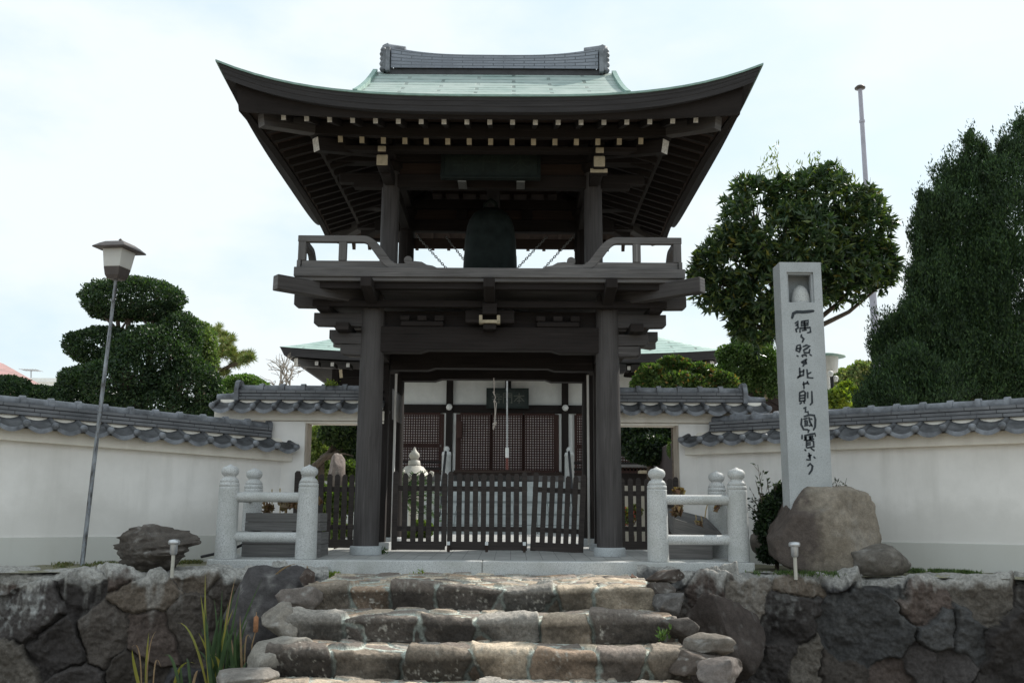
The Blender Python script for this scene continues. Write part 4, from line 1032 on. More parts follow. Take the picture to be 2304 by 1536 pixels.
tag(boulder_mesh('boulder', (c[0], c[1], c[2]-.03), (r[0]*.93, r[1]*.9, r[2]*1.10), 231, (.215, .185, .15), None, 8, .15, ICO4, (.70, .93), pale=.35, stain=((.075, .060, .056), 1.1), box=.38), 'large pale boulder carrying the inscribed stele, dark stain on its left', 'boulder')
c, r = rockpx(1972, 1262, 11.55, 150, 78, .3, 1, 0)
tag(boulder_mesh('boulder', c, (r[0], r[1], r[2]*1.1), 241, (.12, .108, .095), None, 9, .15, ICO3, (.6, .9), pale=.45), 'low dark rock at the right foot of the stele boulder', 'rock')
c, r = rockpx(1712, 1220, 12.6, 46, 66, .2, 1, 0)
tag(boulder_mesh('boulder', c, r, 251, (.20, .18, .16), None, 8, .1, ICO3, (.65, .9)), 'small grey rock between the right railing and the stele boulder', 'rock')

# ================================================================== STELE
DS = 11.78
xl, xr = XP(1770, DS, 1090), XP(1873, DS, 1090); xtl, xtr = XP(1756, DS, 600), XP(1845, DS, 600)
sx0, sx1 = (xl+xtl)/2+.01, (xr+xtr)/2+.005; szt = ZY(590, DS, 1800); szb = .60
st = empty('stone_stele', ((sx0+sx1)/2, DS+.25, szb), 'tall pale square granite stele with painted inscription and a niche on top', 'monument')
nz0, nz1 = ZY(680, DS, 1800), ZY(612, DS, 1800); nx0, nx1 = XP(1771, DS, 640), XP(1831, DS, 640)
mb = MB(); dp = .31
mb.b2((sx0, DS, szb), (sx1, DS+dp, nz0)); mb.b2((sx0, DS, nz1), (sx1, DS+dp, szt)); mb.b2((sx0, DS, nz0), (nx0, DS+dp, nz1)); mb.b2((nx1, DS, nz0), (sx1, DS+dp, nz1))
mb.b2((nx0, DS+.25, nz0), (nx1, DS+dp, nz1))
mb.build('shaft', M_GRAND, st)
mb = MB(); s_ = .024
mb.b2((nx0+.001, DS+.03, nz1-s_), (nx1-.001, DS+.10, nz1-.001)); mb.b2((nx0+.001, DS+.03, nz0+.001), (nx0+s_, DS+.10, nz1-s_)); mb.b2((nx1-s_, DS+.03, nz0+.001), (nx1-.001, DS+.10, nz1-s_))
mb.build('niche_rebate', M_GRAND, st)
cxn = XP(1800, DS+.15, 660)
MB().lathe([(.118, 0), (.125, .04), (.112, .12), (.088, .19), (.05, .235), (.01, .25)], (cxn, DS+.14, nz0), 20, sy=.8).build('carved_stone', M_GRANW, st)
def za(x, y): return (1740+x/5.907, 580+y/5.907)
def zb_(x, y): return (1760+x/5.485, 820+y/5.485)
STR_A = [[(535, 705), (480, 712), (400, 720), (310, 718), (265, 740), (250, 800)], [(290, 870), (330, 840), (325, 880), (300, 900)], [(325, 890), (330, 930), (300, 950), (310, 985)], [(375, 850), (370, 900), (460, 892), (465, 832), (375, 845)], [(385, 870), (455, 865)], [(415, 838), (415, 890)],
         [(355, 990), (355, 935), (490, 925), (495, 985), (455, 995)], [(420, 890), (420, 950)], [(385, 965), (440, 955)], [(375, 1020), (370, 1045), (405, 1075), (385, 1120)], [(312, 1172), (305, 1230), (345, 1250), (365, 1200), (355, 1155), (318, 1165)], [(315, 1205), (360, 1200)],
         [(395, 1180), (440, 1160), (485, 1170), (440, 1205), (405, 1225), (410, 1260), (480, 1260)], [(485, 1215), (475, 1260)], [(312, 1298), (330, 1306)], [(380, 1300), (392, 1314)], [(385, 1290), (435, 1290), (440, 1308)], [(486, 1282), (506, 1298)],
         [(375, 1385), (420, 1360), (445, 1345)], [(430, 1360), (440, 1400), (405, 1415), (395, 1440)], [(380, 1395), (430, 1385)]]
STR_B = [[(215, 40), (220, 140), (190, 165)], [(220, 90), (265, 80)], [(265, 60), (262, 130), (195, 150)], [(305, 60), (315, 160), (380, 165)], [(355, 95), (320, 115)], [(265, 215), (270, 295)], [(255, 245), (310, 225), (330, 240)], [(310, 205), (315, 225)],
         [(215, 345), (215, 450)], [(215, 345), (265, 325), (285, 345), (280, 450)], [(220, 385), (275, 375)], [(225, 415), (275, 410)], [(215, 450), (280, 445)], [(220, 482), (238, 468)], [(265, 452), (275, 475)], [(315, 340), (315, 410)], [(365, 330), (370, 470), (345, 495)],
         [(265, 540), (295, 525)], [(290, 545), (285, 585), (320, 580), (320, 605)], [(240, 665), (235, 740), (265, 800), (305, 800)], [(270, 640), (340, 620), (395, 625), (410, 680), (405, 770), (385, 805)], [(265, 670), (310, 660)], [(280, 690), (285, 735), (310, 725), (305, 690), (282, 690)], [(275, 755), (320, 745)],
         [(330, 650), (340, 700), (370, 760)], [(365, 740), (335, 755)], [(352, 665), (368, 675)], [(305, 800), (330, 810), (320, 835)], [(245, 870), (245, 915)], [(275, 875), (340, 860), (405, 850), (410, 880)], [(285, 890), (285, 930)], [(275, 895), (300, 892)], [(278, 910), (300, 908)], [(272, 930), (305, 925)],
         [(345, 885), (350, 925)], [(330, 890), (380, 880)], [(335, 905), (380, 900)], [(330, 925), (390, 918)], [(300, 940), (345, 930), (385, 945), (390, 1010), (310, 1025)], [(300, 945), (300, 1020)], [(310, 965), (350, 960)], [(310, 990), (350, 985)], [(280, 1048), (292, 1060)], [(355, 1030), (395, 1060)],
         [(330, 1090), (340, 1120), (335, 1150)], [(320, 1125), (360, 1115)], [(345, 1130), (345, 1175), (300, 1170)], [(392, 1136), (406, 1152)], [(315, 1250), (345, 1220), (375, 1250), (365, 1300), (330, 1350)]]
mb = MB()
for zf, S_, w_ in ((za, STR_A, .028), (zb_, STR_B, .027)):
    for k, sk in enumerate(S_): mb.ribbon([W(*zf(x, y), DS-.003) for x, y in sk], w_*(1.45 if (zf is za and k == 0) else 1), (0, -1, 0))
mb.build('inscription', M_INK, st)

# ================================================================== LAMPS, POLES, PLANTERS
M_POLE, _t, _b = newmat('peeling_pole_paint')
_n = noise(_t, 1.0, 5, 0.7, 'Object', (14, 14, 2.6)); _n2 = noise(_t, 40, 3, 0.6)
_t.links.new(mix(_t, ramp(_t, _n2, [(.4, (0, 0, 0)), (.7, (.5,)*3)]), ramp(_t, _n, [(.42, (.025, .027, .032)), (.50, (.20, .22, .25)), (.68, (.36, .40, .44))]), (.20, .17, .14)), _b.inputs['Base Color']); _b.inputs['Roughness'].default_value = .6
M_LCAP = mat_simple('brown_lamp_metal', (0.075, 0.06, 0.055), 0.5, 0.25, 9)
mt, t_, b_ = newmat('milk_lamp_panel'); b_.inputs['Base Color'].default_value = (.80, .79, .76, 1); b_.inputs['Roughness'].default_value = .35; b_.inputs['Subsurface Weight'].default_value = 0.0
tr_ = t_.nodes.new('ShaderNodeBsdfTranslucent'); tr_.inputs['Color'].default_value = (.80, .79, .76, 1); ms_ = t_.nodes.new('ShaderNodeMixShader'); ms_.inputs[0].default_value = .35
t_.links.new(b_.outputs[0], ms_.inputs[1]); t_.links.new(tr_.outputs[0], ms_.inputs[2]); t_.links.new(ms_.outputs[0], t_.nodes['Material Output'].inputs['Surface']); M_MILK = mt
def lamp(label, base, top, kpx, D, rz=R(-14)):
    """garden lantern: pole from base pixel to the underside of the lantern"""
    B = Vector(W(*base, D)); T = Vector(W(*top, D)); s = kpx/ppm(D, T.z)
    r = empty('street_lamp', B, label, 'lamp')
    MB().tube([B-Vector((0, 0, .15)), B+(T-B)*.5, T], [.028, .026, .021], 12).build('pole', M_POLE, r)
    ax = (T-B).normalized(); q = Vector((0, 0, 1)).rotation_difference(ax).to_matrix() @ Matrix.Rotation(rz, 3, 'Z')
    def frus(lv, mat, name):
        mb = MB(); V = []
        for h, hw in lv:
            for sx, sy in ((-1, -1), (1, -1), (1, 1), (-1, 1)): V.append(T+q @ Vector((sx*hw*s, sy*hw*s, h*s)))
        fs = [(i*4+k, i*4+(k+1) % 4, i*4+4+(k+1) % 4, i*4+4+k) for i in range(len(lv)-1) for k in range(4)]+[(3, 2, 1, 0), tuple(len(V)-4+k for k in range(4))]
        mb.add(V, fs); return mb.build(name, mat, r, .006)
    frus([(-.02, .20), (.10, .26), (.37, .305)], M_LCAP, 'lamp_base')
    frus([(.372, .305), (1.12, .385)], M_MILK, 'lamp_shade')
    frus([(.96, .60), (1.0, .61), (1.12, .47), (1.22, .33), (1.27, .10)], M_LCAP, 'lamp_cap')
    MB().lathe([(.06*s, 0), (.06*s, .08*s), (.01*s, .12*s)], T+q @ Vector((0, 0, 1.27*s)), 10).build('finial', M_LCAP, r)
    return r
lamp('leaning peeling pole with a white square lantern under a brown cap', (184, 1268), (261, 628), 68, 12.35)
# white lantern in the garden behind the stele
c = Vector(W(1872, 880, 19.0)); s = 1/ppm(19.0, 2.2)
r = empty('garden_lamp', (c.x, c.y, -.12), 'round pale lantern with a flat cap, half hidden behind the stele', 'lamp')
zt = ZY(802, 19, 1860); lx = XP(1862, 19, 830)
MB().lathe([(22*s, 0), (25*s, 32*s), (25*s, 34*s)], (lx, 19, zt-36*s), 20).build('lamp_shade', M_MILK, r)
MB().lathe([(41*s, 0), (40*s, 3*s), (20*s, 8*s), (2*s, 11*s)], (lx, 19, zt-2*s), 24).build('lamp_cap', M_LIP, r)
MB().tube([(lx, 19, -.12), (lx, 19, zt-34*s)], .045, 10).build('pole', M_WHITE, r)
r = empty('garden_lamp', (XP(1872, 18, 850), 18, -.12), 'short black lamp post with small white caps, right of the stele', 'lamp')
lx = XP(1872, 18, 860); zt = ZY(838, 18, 1870)
MB().tube([(lx, 18, -.12), (lx, 18, zt-.05)], .035, 8).build('pole', M_BLACK, r)
for dx, dz in ((-.02, .0), (.07, -.09)): MB().lathe([(.04, -.08), (.055, -.03), (.055, 0), (.035, .025), (.003, .035)], (lx+dx, 18, zt+dz), 12).build('lamp_cap', M_WHITE, r)
# flagpole
M_FPOLE = mat_simple('grey_violet_pole_paint', (0.38, 0.37, 0.43), 0.5, 0.12, 5)
B = Vector(W(1976, 860, 24)); T = Vector(W(1935, 200, 24)); B = T+(B-T)*1.3
r = empty('flagpole', (B.x, B.y, -.12), 'tall thin grey flagpole with a flat disc on top', 'flagpole')
pm = T+(B-T)*.38
MB().tube([B, pm], [.10, .085], 12).build('pole', M_FPOLE, r)
MB().tube([pm, T], [.068, .055], 12).build('upper_pole', M_FPOLE, r)
MB().lathe([(.05, -.10), (.05, -.02), (.135, .0), (.14, .03), (.09, .08), (.01, .095)], T, 18).build('finial', M_LCAP, r)
mb = MB(); mb.tube([pm-Vector((0, 0, .06)), pm+Vector((0, 0, .06))], .10, 12); k_ = T+(B-T)*.09; mb.tube([k_-Vector((0, 0, .03)), k_+Vector((0, 0, .03))], .075, 12); mb.build('collar', M_FPOLE, r)
# solar lights
M_STEEL = mat_simple('brushed_steel', (0.55, 0.56, 0.58), 0.35, 0.12, 20, 0.7)
M_PALEST = mat_simple('pale_plastic_stake', (0.48, 0.46, 0.40), 0.5, 0.1, 20)
def solar(label, px, pyb, D, tilt=0):
    c = W(px, pyb, D); s = 1/ppm(D, 0)
    r = empty('solar_light', c, label, 'lamp', 'small solar garden lights')
    MB().tube([(c[0], c[1], c[2]-.1), (c[0]+tilt*.3, c[1], c[2]+38*s)], 4.2*s, 10).build('stake', M_PALEST, r)
    x = c[0]+tilt*.3
    MB().lathe([(6*s, 0), (8*s, 4*s), (8.5*s, 24*s)], (x, c[1], c[2]+30*s), 16).build('lamp_body', M_STEEL, r)
    MB().lathe([(12*s, 0), (13*s, 3*s), (13*s, 7*s), (10*s, 10*s), (1*s, 11*s)], (x, c[1], c[2]+53*s), 18).build('lamp_cap', M_STEEL, r)
solar('small steel solar light in front of the layered rock', 388, 1278, 11.0)
solar('small steel solar light in front of the stele boulder', 1790, 1283, 11.25)

# planters behind the railings
M_PLANT = mat_wood('old_grey_planter_wood', (0.075, 0.073, 0.072), (0.24, 0.232, 0.228), 0.85, (0.16, 0.155, 0.15))
def plank_box(lo, hi, root, name, th=.03, rows=2):
    h = (hi[2]-lo[2])/rows
    for k in range(rows):
        mb = MB(); z0 = lo[2]+k*h+.002; z1 = lo[2]+(k+1)*h-.003; e = random.uniform(0, .006)
        mb.b2((lo[0], lo[1]-e, z0), (hi[0], lo[1]+th-e, z1)); mb.b2((lo[0], hi[1]-th, z0), (hi[0], hi[1], z1)); mb.b2((lo[0], lo[1]+th, z0), (lo[0]+th, hi[1]-th, z1)); mb.b2((hi[0]-th, lo[1]+th, z0), (hi[0], hi[1]-th, z1))
        mb.build(name, M_PLANT, root, .004)
    MB().b2((lo[0]+th, lo[1]+th, lo[2]), (hi[0]-th, hi[1]-th, hi[2]-.05)).build('soil', M_GROUND, root)
def px_box(x0, x1, yt, yb, D): return XP(x0, D, 1200), XP(x1, D, 1200), ZY(yb, D, (x0+x1)/2), ZY(yt, D, (x0+x1)/2)
a, b, z0, z1 = px_box(555, 722, 1153, 1194, 12.72)
r = empty('planter_box', ((a+b)/2, 12.95, z0), 'grey wooden planter box behind the left railing, stacked on a darker one', 'planter')
plank_box((a, 12.62, z0), (b, 13.12, z1), r, 'plank_course')
a2, b2, z2, z3 = px_box(552, 724, 1195, 1251, 12.7)
r = empty('planter_box', ((a2+b2)/2, 12.95, z2), 'dark lower planter box behind the left railing, under the grey one', 'planter')
plank_box((a2-.01, 12.60, .014), (b2+.01, 13.14, z3-.004), r, 'plank_course')
a, b, z0, z1 = px_box(1500, 1600, 1222, 1262, 12.75)
r = empty('planter_box', ((a+b)/2, 12.95, .01), 'dark low wooden box behind the right railing, under the tilted trough', 'planter')
plank_box((a, 12.70, .014), (b, 13.10, z1), r, 'plank_course', .03, 1)
# tilted boat-shaped trough
r = empty('planter_box', (XP(1560, 12.9, 1180), 12.9, .25), 'grey wooden trough tilted down to the right behind the right railing', 'planter')
q = [Vector(W(px, py, D)) for px, py, D in ((1495, 1140, 13.05), (1588, 1163, 13.2), (1622, 1198, 12.78), (1516, 1166, 12.62), (1508, 1190, 12.95), (1570, 1215, 13.05), (1608, 1222, 12.82), (1514, 1196, 12.68))]
for nm, ids in (('side_board', (3, 2, 6, 7)), ('side_board', (0, 1, 5, 4)), ('end_board', (0, 3, 7, 4)), ('end_board', (1, 2, 6, 5)), ('floor_board', (4, 5, 6, 7))):
    P4 = [q[i] for i in ids]; nv = (P4[1]-P4[0]).cross(P4[3]-P4[0]).normalized()*.022; P8 = P4+[p+nv for p in P4]; L1 = (P4[1]-P4[0]).length
    MB().add(P8, [(0, 3, 2, 1), (4, 5, 6, 7), (0, 1, 5, 4), (1, 2, 6, 5), (2, 3, 7, 6), (3, 0, 4, 7)], [[(0, 0), (0, .2), (L1, .2), (L1, 0)], [(0, 0), (L1, 0), (L1, .2), (0, .2)]]+[[(0, 0), (L1, 0), (L1, .02), (0, .02)]]*4).build(nm, M_PLANT, r)

# ================================================================== MAIN HALL BEHIND THE GATE
HX, HY = -.13, 29.0
hall = empty('temple_hall', (HX, 31, 0), 'long white walled temple hall with pale green roof behind the gate', 'hall')
HA, HB, HYC, HEZ = 6.05, 6.4, 32.8, 4.97
def hplan(s, t): return -.22+s*(HA+.22*abs(t)**3), HYC+t*(HB+.12*abs(s)**3)
def hring(side, u, d, z):
    if side in (0, 2): s, t = u*(1-d/HA), (1-d/HB)*(-1 if side == 0 else 1)
    else: t, s = u*(1-d/HB), (1-d/HA)*(-1 if side == 3 else 1)
    x, y = hplan(s, t); return (x, y, z+.15*abs(u)**3.2*max(0, 1-d/3))
V = []; U = []; Q = []; n = 61
for t_ in np.linspace(-1, 1, n):
    for s_ in np.linspace(-1, 1, n):
        x, y = hplan(s_, t_); df = (1-abs(t_))*HB; ds = (1-abs(s_))*HA; d = min(df, ds)
        V.append((x, y, HEZ+.15*(abs(s_)*abs(t_))**3.2+.47*d+.035*d*d)); U.append((y, ds*1.08) if ds < df else (x, df*1.08))
for j in range(n-1):
    for i in range(n-1): Q.append((j*n+i, j*n+i+1, (j+1)*n+i+1, (j+1)*n+i))
M_HROOF = mat_brick('pale_green_sheet_roof', (0.29, 0.42, 0.375), (0.325, 0.455, 0.41), (0.10, 0.15, 0.135), 1.3, 0.24, 0.036, 0.55, 'UV', 0.5, 0.5, 0.4, (0.38, 0.49, 0.45))
hroof = mesh_np('roof', np.array(V), np.array(Q), M_HROOF, hall, uv=np.array(U), smooth=True)
def hrings(name, prof, mat, parent):
    k = 20; Vv = []; L4 = k*4
    for d, z in prof:
        for side in range(4):
            for i in range(k): Vv.append(hring(side, (-1+2*i/k)*(1 if side < 2 else -1), d, z))
    fs = [(j*L4+i, (j+1)*L4+i, (j+1)*L4+(i+1) % L4, j*L4+(i+1) % L4) for j in range(len(prof)-1) for i in range(L4)]
    return MB().add(Vv, fs).build(name, mat, parent)
hrings('fascia', [(0, HEZ-.012), (.02, HEZ-.03), (.10, HEZ-.22), (.30, HEZ-.22)], M_FASC, hall)
hrings('soffit', [(.25, HEZ-.26), (2.9, HEZ+.35), (2.95, HEZ-.1)], M_WOOD, hall)
for k in range(-13, 14):
    x = k*.43; u = x/(HA-.5); p = Vector(hring(0, u, .5, HEZ-.36))
    MB().box((p.x, p.y+.2, p.z+.02), (.095, .6, .11), None, 0, 1).build('rafter', [M_WOOD, M_END], hall)
for u in (-1, 1):
    MB().beam(hring(0, u, 2.2, HEZ-.1), hring(0, u, .35, HEZ-.36), .2, .24, 0, 1).build('hip_rafter', [M_WOODG, M_END], hall)
    MB().beam(hring(0, u, 2.4, HEZ-.2), hring(0, u, 1.35, HEZ-.48), .16, .24, 0, 1).build('hip_rafter', [M_WOOD, M_CREAM], hall)
zf = ZY(1062, HY); zn0, zn1 = ZY(929, HY), ZY(911, HY); zt = 5.0
MB().b2((HX-5.2, HY+.02, zf), (HX+5.2, HY+.3, zt)).build('wall', M_WHITE, hall)
MB().b2((HX-5.2, HY-.06, zn1+.01), (HX-3.62, HY+.012, ZY(836, HY)-.01)).build('dark_panel', M_WOOD, hall)
MB().b2((HX-5.3, HY-.10, zn0), (HX+5.3, HY+.015, zn1)).build('lintel_beam', M_WOOD, hall)
MB().b2((HX-5.3, HY-.10, zf-.15), (HX+5.3, HY+.015, zf)).build('sill_beam', M_WOODR, hall)
MB().b2((HX-5.3, HY-.06, ZY(800, HY)), (HX+5.3, HY+.015, ZY(836, HY))).build('eave_beam', M_WOOD, hall)
M_LATT = mat_wood('reddish_brown_lattice', (0.028, 0.014, 0.012), (0.070, 0.036, 0.030), 0.7)
M_PAPER = mat_simple('pale_paper_behind_lattice', (0.75, 0.71, 0.71), 0.9, 0.06, 2)
pxs = [1012-2*259/1.0*.5, 1012, 1271, 1271+259*.5]
pil = [HX-1.755-3.5, HX-1.755, HX+1.755, HX+1.755+3.5]
for x in pil: MB().b2((x-.10, HY-.13, zf-.15), (x+.10, HY+.10, zt)).build('pillar', M_WOOD, hall)
for x in (HX+.02,): MB().b2((x-.09, HY-.05, zn1), (x+.09, HY+.015, zt)).build('pillar', M_WOOD, hall)
for x in pil[1:3]:
    MB().lathe([(.01, -.10), (.07, -.075), (.10, 0), (.07, .075), (.01, .10)], (x, HY-.22, (zn0+zn1)/2+.03), 18).build('globe_lamp', M_WHITE, hall)
def lattice(x0, x1, z0, z1, name='lattice_door'):
    MB().b2((x0, HY-.004, z0), (x1, HY+.015, z1)).build('paper_panel', M_PAPER, pa_) if False else None
    mb = MB(); p = .0735; w_ = .036; y = HY-.045
    nx = int((x1-x0)/p); nz = int((z1-z0)/p)
    for i in range(nx+1):
        x = x0+(x1-x0)*i/nx; k = 2.2 if i in (0, nx) else 1
        mb.b2((x-w_/2*k, y, z0), (x+w_/2*k, y+.022, z1))
    for j in range(nz+1):
        z = z0+(z1-z0)*j/nz; k = 2.2 if j in (0, nz) else 1
        mb.b2((x0, y-.004, z-w_/2*k), (x1, y+.018, z+w_/2*k))
    o = mb.build(name, M_LATT, hall)
    MB().b2((x0, HY-.022, z0), (x1, HY-.012, z1)).build('paper_panel', M_PAPER, o)
za_, zb2 = zf+.04, zn0-.04
xi0, xi1 = XP(1033, HY, 990), XP(1250, HY, 990)
for k in range(3): lattice(xi0+(xi1-xi0)*k/3+.02, xi0+(xi1-xi0)*(k+1)/3-.02, za_, zb2)
zm = ZY(1003, HY)
for x0, x1 in ((XP(905, HY, 990)-1.1, XP(990, HY, 990)), (XP(1296, HY, 990), XP(1296, HY, 990)+2.3)):
    lattice(x0, x1, za_, zm-.03); lattice(x0, x1, zm+.03, zb2)
    MB().b2((x0-.05, HY-.06, za_-.03), (x0-.005, HY, zb2)).build('door_stile', M_LATT, hall); MB().b2((x1+.045, HY-.06, za_-.03), (x1+.12, HY, zb2)).build('door_stile', M_LATT, hall)
MB().b2((xi0-.10, HY-.06, za_-.03), (xi0-.01, HY, zb2)).build('door_stile', M_LATT, hall); MB().b2((xi1+.01, HY-.06, za_-.03), (xi1+.10, HY, zb2)).build('door_stile', M_LATT, hall)
for x0, x1 in ((996, 1005), (1020, 1027), (1254, 1263), (1279, 1288)):
    MB().b2((XP(x0, HY, 990), HY-.035, za_), (XP(x1, HY, 990), HY+.01, zb2+.02)).build('white_strip', M_WHITE, hall)
# veranda and stairs
M_STEP = mat_brick('pale_stair_tiles', (0.50, 0.53, 0.53), (0.55, 0.58, 0.58), (0.16, 0.18, 0.18), 0.30, 0.30, 0.012, 0.6, 'UV', 0.0, 0.2)
MB().b2((HX-5.4, 27.2, zf-.32), (HX+5.4, HY-.14, zf-.16)).build('veranda', M_WOODG, hall)
MB().b2((HX-5.3, 27.4, 0), (HX+5.3, HY-.2, zf-.33)).build('veranda_base', M_FOOT, hall)
nst = 10; top = zf-.34; mb = MB()
for k in range(nst):
    z1 = .09+(top-.09)*(k+1)/nst; y0 = 24.2+k*.30
    mb.add([(HX-1.9, y0, .05), (HX+1.9, y0, .05), (HX+1.9, y0, z1), (HX-1.9, y0, z1), (HX-1.9, 27.3, z1), (HX+1.9, 27.3, z1)], [(0, 1, 2, 3), (3, 2, 5, 4)],
           [[(0, z1-.3+.012), (3.8, z1-.3+.012), (3.8, z1), (0, z1)], [(0, 0), (3.8, 0), (3.8, 3.1-k*.3), (0, 3.1-k*.3)]])
mb.build('stairs', M_STEP, hall)
for x, px in ((XP(1004, 26.9, 1060), 1004), (XP(1281, 26.9, 1060), 1281)):
    zt_ = ZY(1004, 26.9)
    MB().lathe([(.135, zf-1.0), (.13, zt_-.26), (.14, zt_-.25), (.12, zt_-.16), (.06, zt_-.14), (.09, zt_-.08), (.05, zt_-.01), (.01, zt_)], (x, 26.9, 0), 14).build('newel_post', M_GRANW, hall)
    sg = 1 if px > 1100 else -1
    MB().tube([W(1003 if sg < 0 else 1280, 1016, 26.6), W(988 if sg < 0 else 1292, 1160, 24.3)], .035, 8).build('handrail', M_BLACK, hall)
    MB().tube([W(988 if sg < 0 else 1292, 1100, 24.4), (XP(988 if sg < 0 else 1292, 24.4, 1200), 24.4, .09)], .03, 8).build('handrail_post', M_STEEL, hall)
    for py in (1040, 1054): MB().b2((x if sg > 0 else x-3.2, 27.35, ZY(py, 27.4)-.035), (x+3.2 if sg > 0 else x, 27.42, ZY(py, 27.4)+.035)).build('veranda_rail', M_WOOD, hall)
MB().b2((XP(1022, 27.0, 1060), 26.8, ZY(1063, 26.9)), (XP(1195, 27.0, 1060), 27.15, ZY(1058, 26.9))).build('offering_shelf', M_WOODR, hall)
# plaque and rope of the hall
pl = empty('name_plaque', (XP(1142, 28.6, 895), 28.7, ZY(895, 28.6)), 'dark plaque with worn characters over the lattice doors of the hall', 'plaque')
ax, bx_, az, bz = XP(1098, 28.6, 895), XP(1186, 28.6, 895), ZY(914, 28.6), ZY(876, 28.6)
MB().b2((ax, 28.66, az), (bx_, 28.74, bz)).build('plaque_board', M_PLQ, pl)
mb = MB()
for lo, hi in (((ax-.05, 28.62, az-.05), (bx_+.05, 28.78, az)), ((ax-.05, 28.62, bz), (bx_+.05, 28.78, bz+.05)), ((ax-.05, 28.62, az), (ax, 28.78, bz)), ((bx_, 28.62, az), (bx_+.05, 28.78, bz))): mb.b2(lo, hi)
mb.build('plaque_frame', M_BRONZE, pl)
M_FAINT2 = mat_simple('worn_plaque_characters', (0.13, 0.135, 0.115), 0.8, 0.3, 12)
for g, px in ((G_HON, 1168), (G_MON, 1142), (G_JI, 1118)):
    mb = MB(); glyphs(g, (XP(px, 28.65, 895), 28.655, (az+bz)/2), (1, 0, 0), (0, 0, 1), .30, (0, -1, 0), .034, mb); mb.build('character', M_FAINT2, pl)
M_BROPE = mat_simple('grey_braided_rope', (0.40, 0.40, 0.40), 0.9, 0.35, 30)
rp = empty('bell_rope', W(1141, 850, 26.2), 'long grey bell rope with red tassel hanging before the hall doors', 'rope')
MB().tube([W(1141, 845, 26.2), W(1141, 1008, 26.2)], .022, 10).build('cord', M_BROPE, rp)
MB().tube([W(1141, 1007, 26.2), W(1141, 1029, 26.2)], .05, 10).build('grip', M_FOOT, rp)
MB().tube([W(1141, 1030, 26.2), W(1141, 1056, 26.2)], [.035, .042], 10).build('tassel', mat_simple('faded_red_tassel', (0.16, 0.055, 0.045), 0.8, .3, 20), rp)
a, b = XP(1026, 28.7, 960), XP(1039, 28.7, 960)
tag(MB().b2((a, 28.70, ZY(985, 28.7)), (b, 28.76, ZY(947, 28.7))).build('sign_board', M_LATT), 'small brown wooden sign beside the hall door, left of the ropes', 'sign')
# stone lantern in the court
M_LANT = mat_granite('cream_granite', (0.56, 0.53, 0.47), (0.42, 0.40, 0.34), 0.75)  # one even cream tone for the whole lantern
ld = 21.0; lx = XP(932, ld, 1040); s = 1/ppm(ld, 1.5)
sl = empty('stone_lantern', (lx, ld, 0), 'pale curled stone lantern standing in the court behind the picket gate', 'lantern')
z = lambda py: ZY(py, ld, 932)
MB().lathe([(14*s, z(1046)), (13*s, z(1036)), (6*s, z(1034)), (9*s, z(1032)), (12*s, z(1026)), (11*s, z(1020)), (5*s, z(1014)), (2.2*s, z(1008)), (1*s, z(1005))], (lx, ld, 0), 16).build('finial', M_LANT, sl)
MB().lathe([(40*s, z(1073)), (36*s, z(1070)), (29*s, z(1060)), (21*s, z(1050)), (10*s, z(1045))], (lx, ld, 0), 6).build('lantern_roof', M_LANT, sl)
for k in range(6):
    mb = MB(); a = k*math.pi/3; dx, dy = math.cos(a), math.sin(a)
    pts = [(lx+dx*rr*s, ld+dy*rr*s, z(1073)+h*s) for rr, h in ((28, 0), (36, 1), (41, 5), (42, 10), (38, 12), (36, 9))]; mb.tube(pts, [5*s, 4.5*s, 4*s, 3.5*s, 3*s, 2*s], 8); mb.build('curled_corner', M_LANT, sl)
MB().lathe([(20*s, z(1112)), (20*s, z(1074))], (lx, ld, 0), 6).build('fire_box', M_LANT, sl)
MB().lathe([(24*s, z(1215)), (11*s, z(1205)), (10*s, z(1135)), (25*s, z(1124)), (26*s, z(1113))], (lx, ld, 0), 16).build('shaft', M_LANT, sl)
# corridor and low wall seen through the right side opening
cor = empty('corridor', (4.6, 27, 0), 'dark roofed corridor with lattice seen through the right side opening', 'building')
MB().b2((XP(1392, 27, 1080), 27.0, 0), (XP(1600, 27, 1080), 27.3, ZY(1062, 27))).build('wall', M_WOOD, cor)
MB().b2((XP(1392, 26.8, 1080), 26.6, ZY(1049, 26.8)), (XP(1600, 26.8, 1080), 27.4, ZY(1043, 26.8))).build('roof_edge', M_WOODG, cor)
MB().b2((XP(1440, 25.8, 1080), 25.8, ZY(1062, 26)), (XP(1600, 25.8, 1080), 26.2, ZY(1056, 26))).build('veranda_edge', M_CREAM, cor)
mb = MB()
for k in range(16): mb.b2((XP(1400+k*8, 26.95, 1055), 26.92, ZY(1060, 26.95)), (XP(1403+k*8, 26.95, 1055), 26.96, ZY(1044, 26.95)))
mb.build('lattice', M_LATT, cor)
M_CW = mat_simple('cream_garden_wall', (0.55, 0.50, 0.42), 0.9, 0.12, 3)
tag(MB().b2((XP(1392, 23, 1150), 23, -.1), (XP(1640, 23, 1150), 23.2, ZY(1090, 23))).build('garden_wall', M_CW), 'low cream wall behind the right picket fence', 'wall')

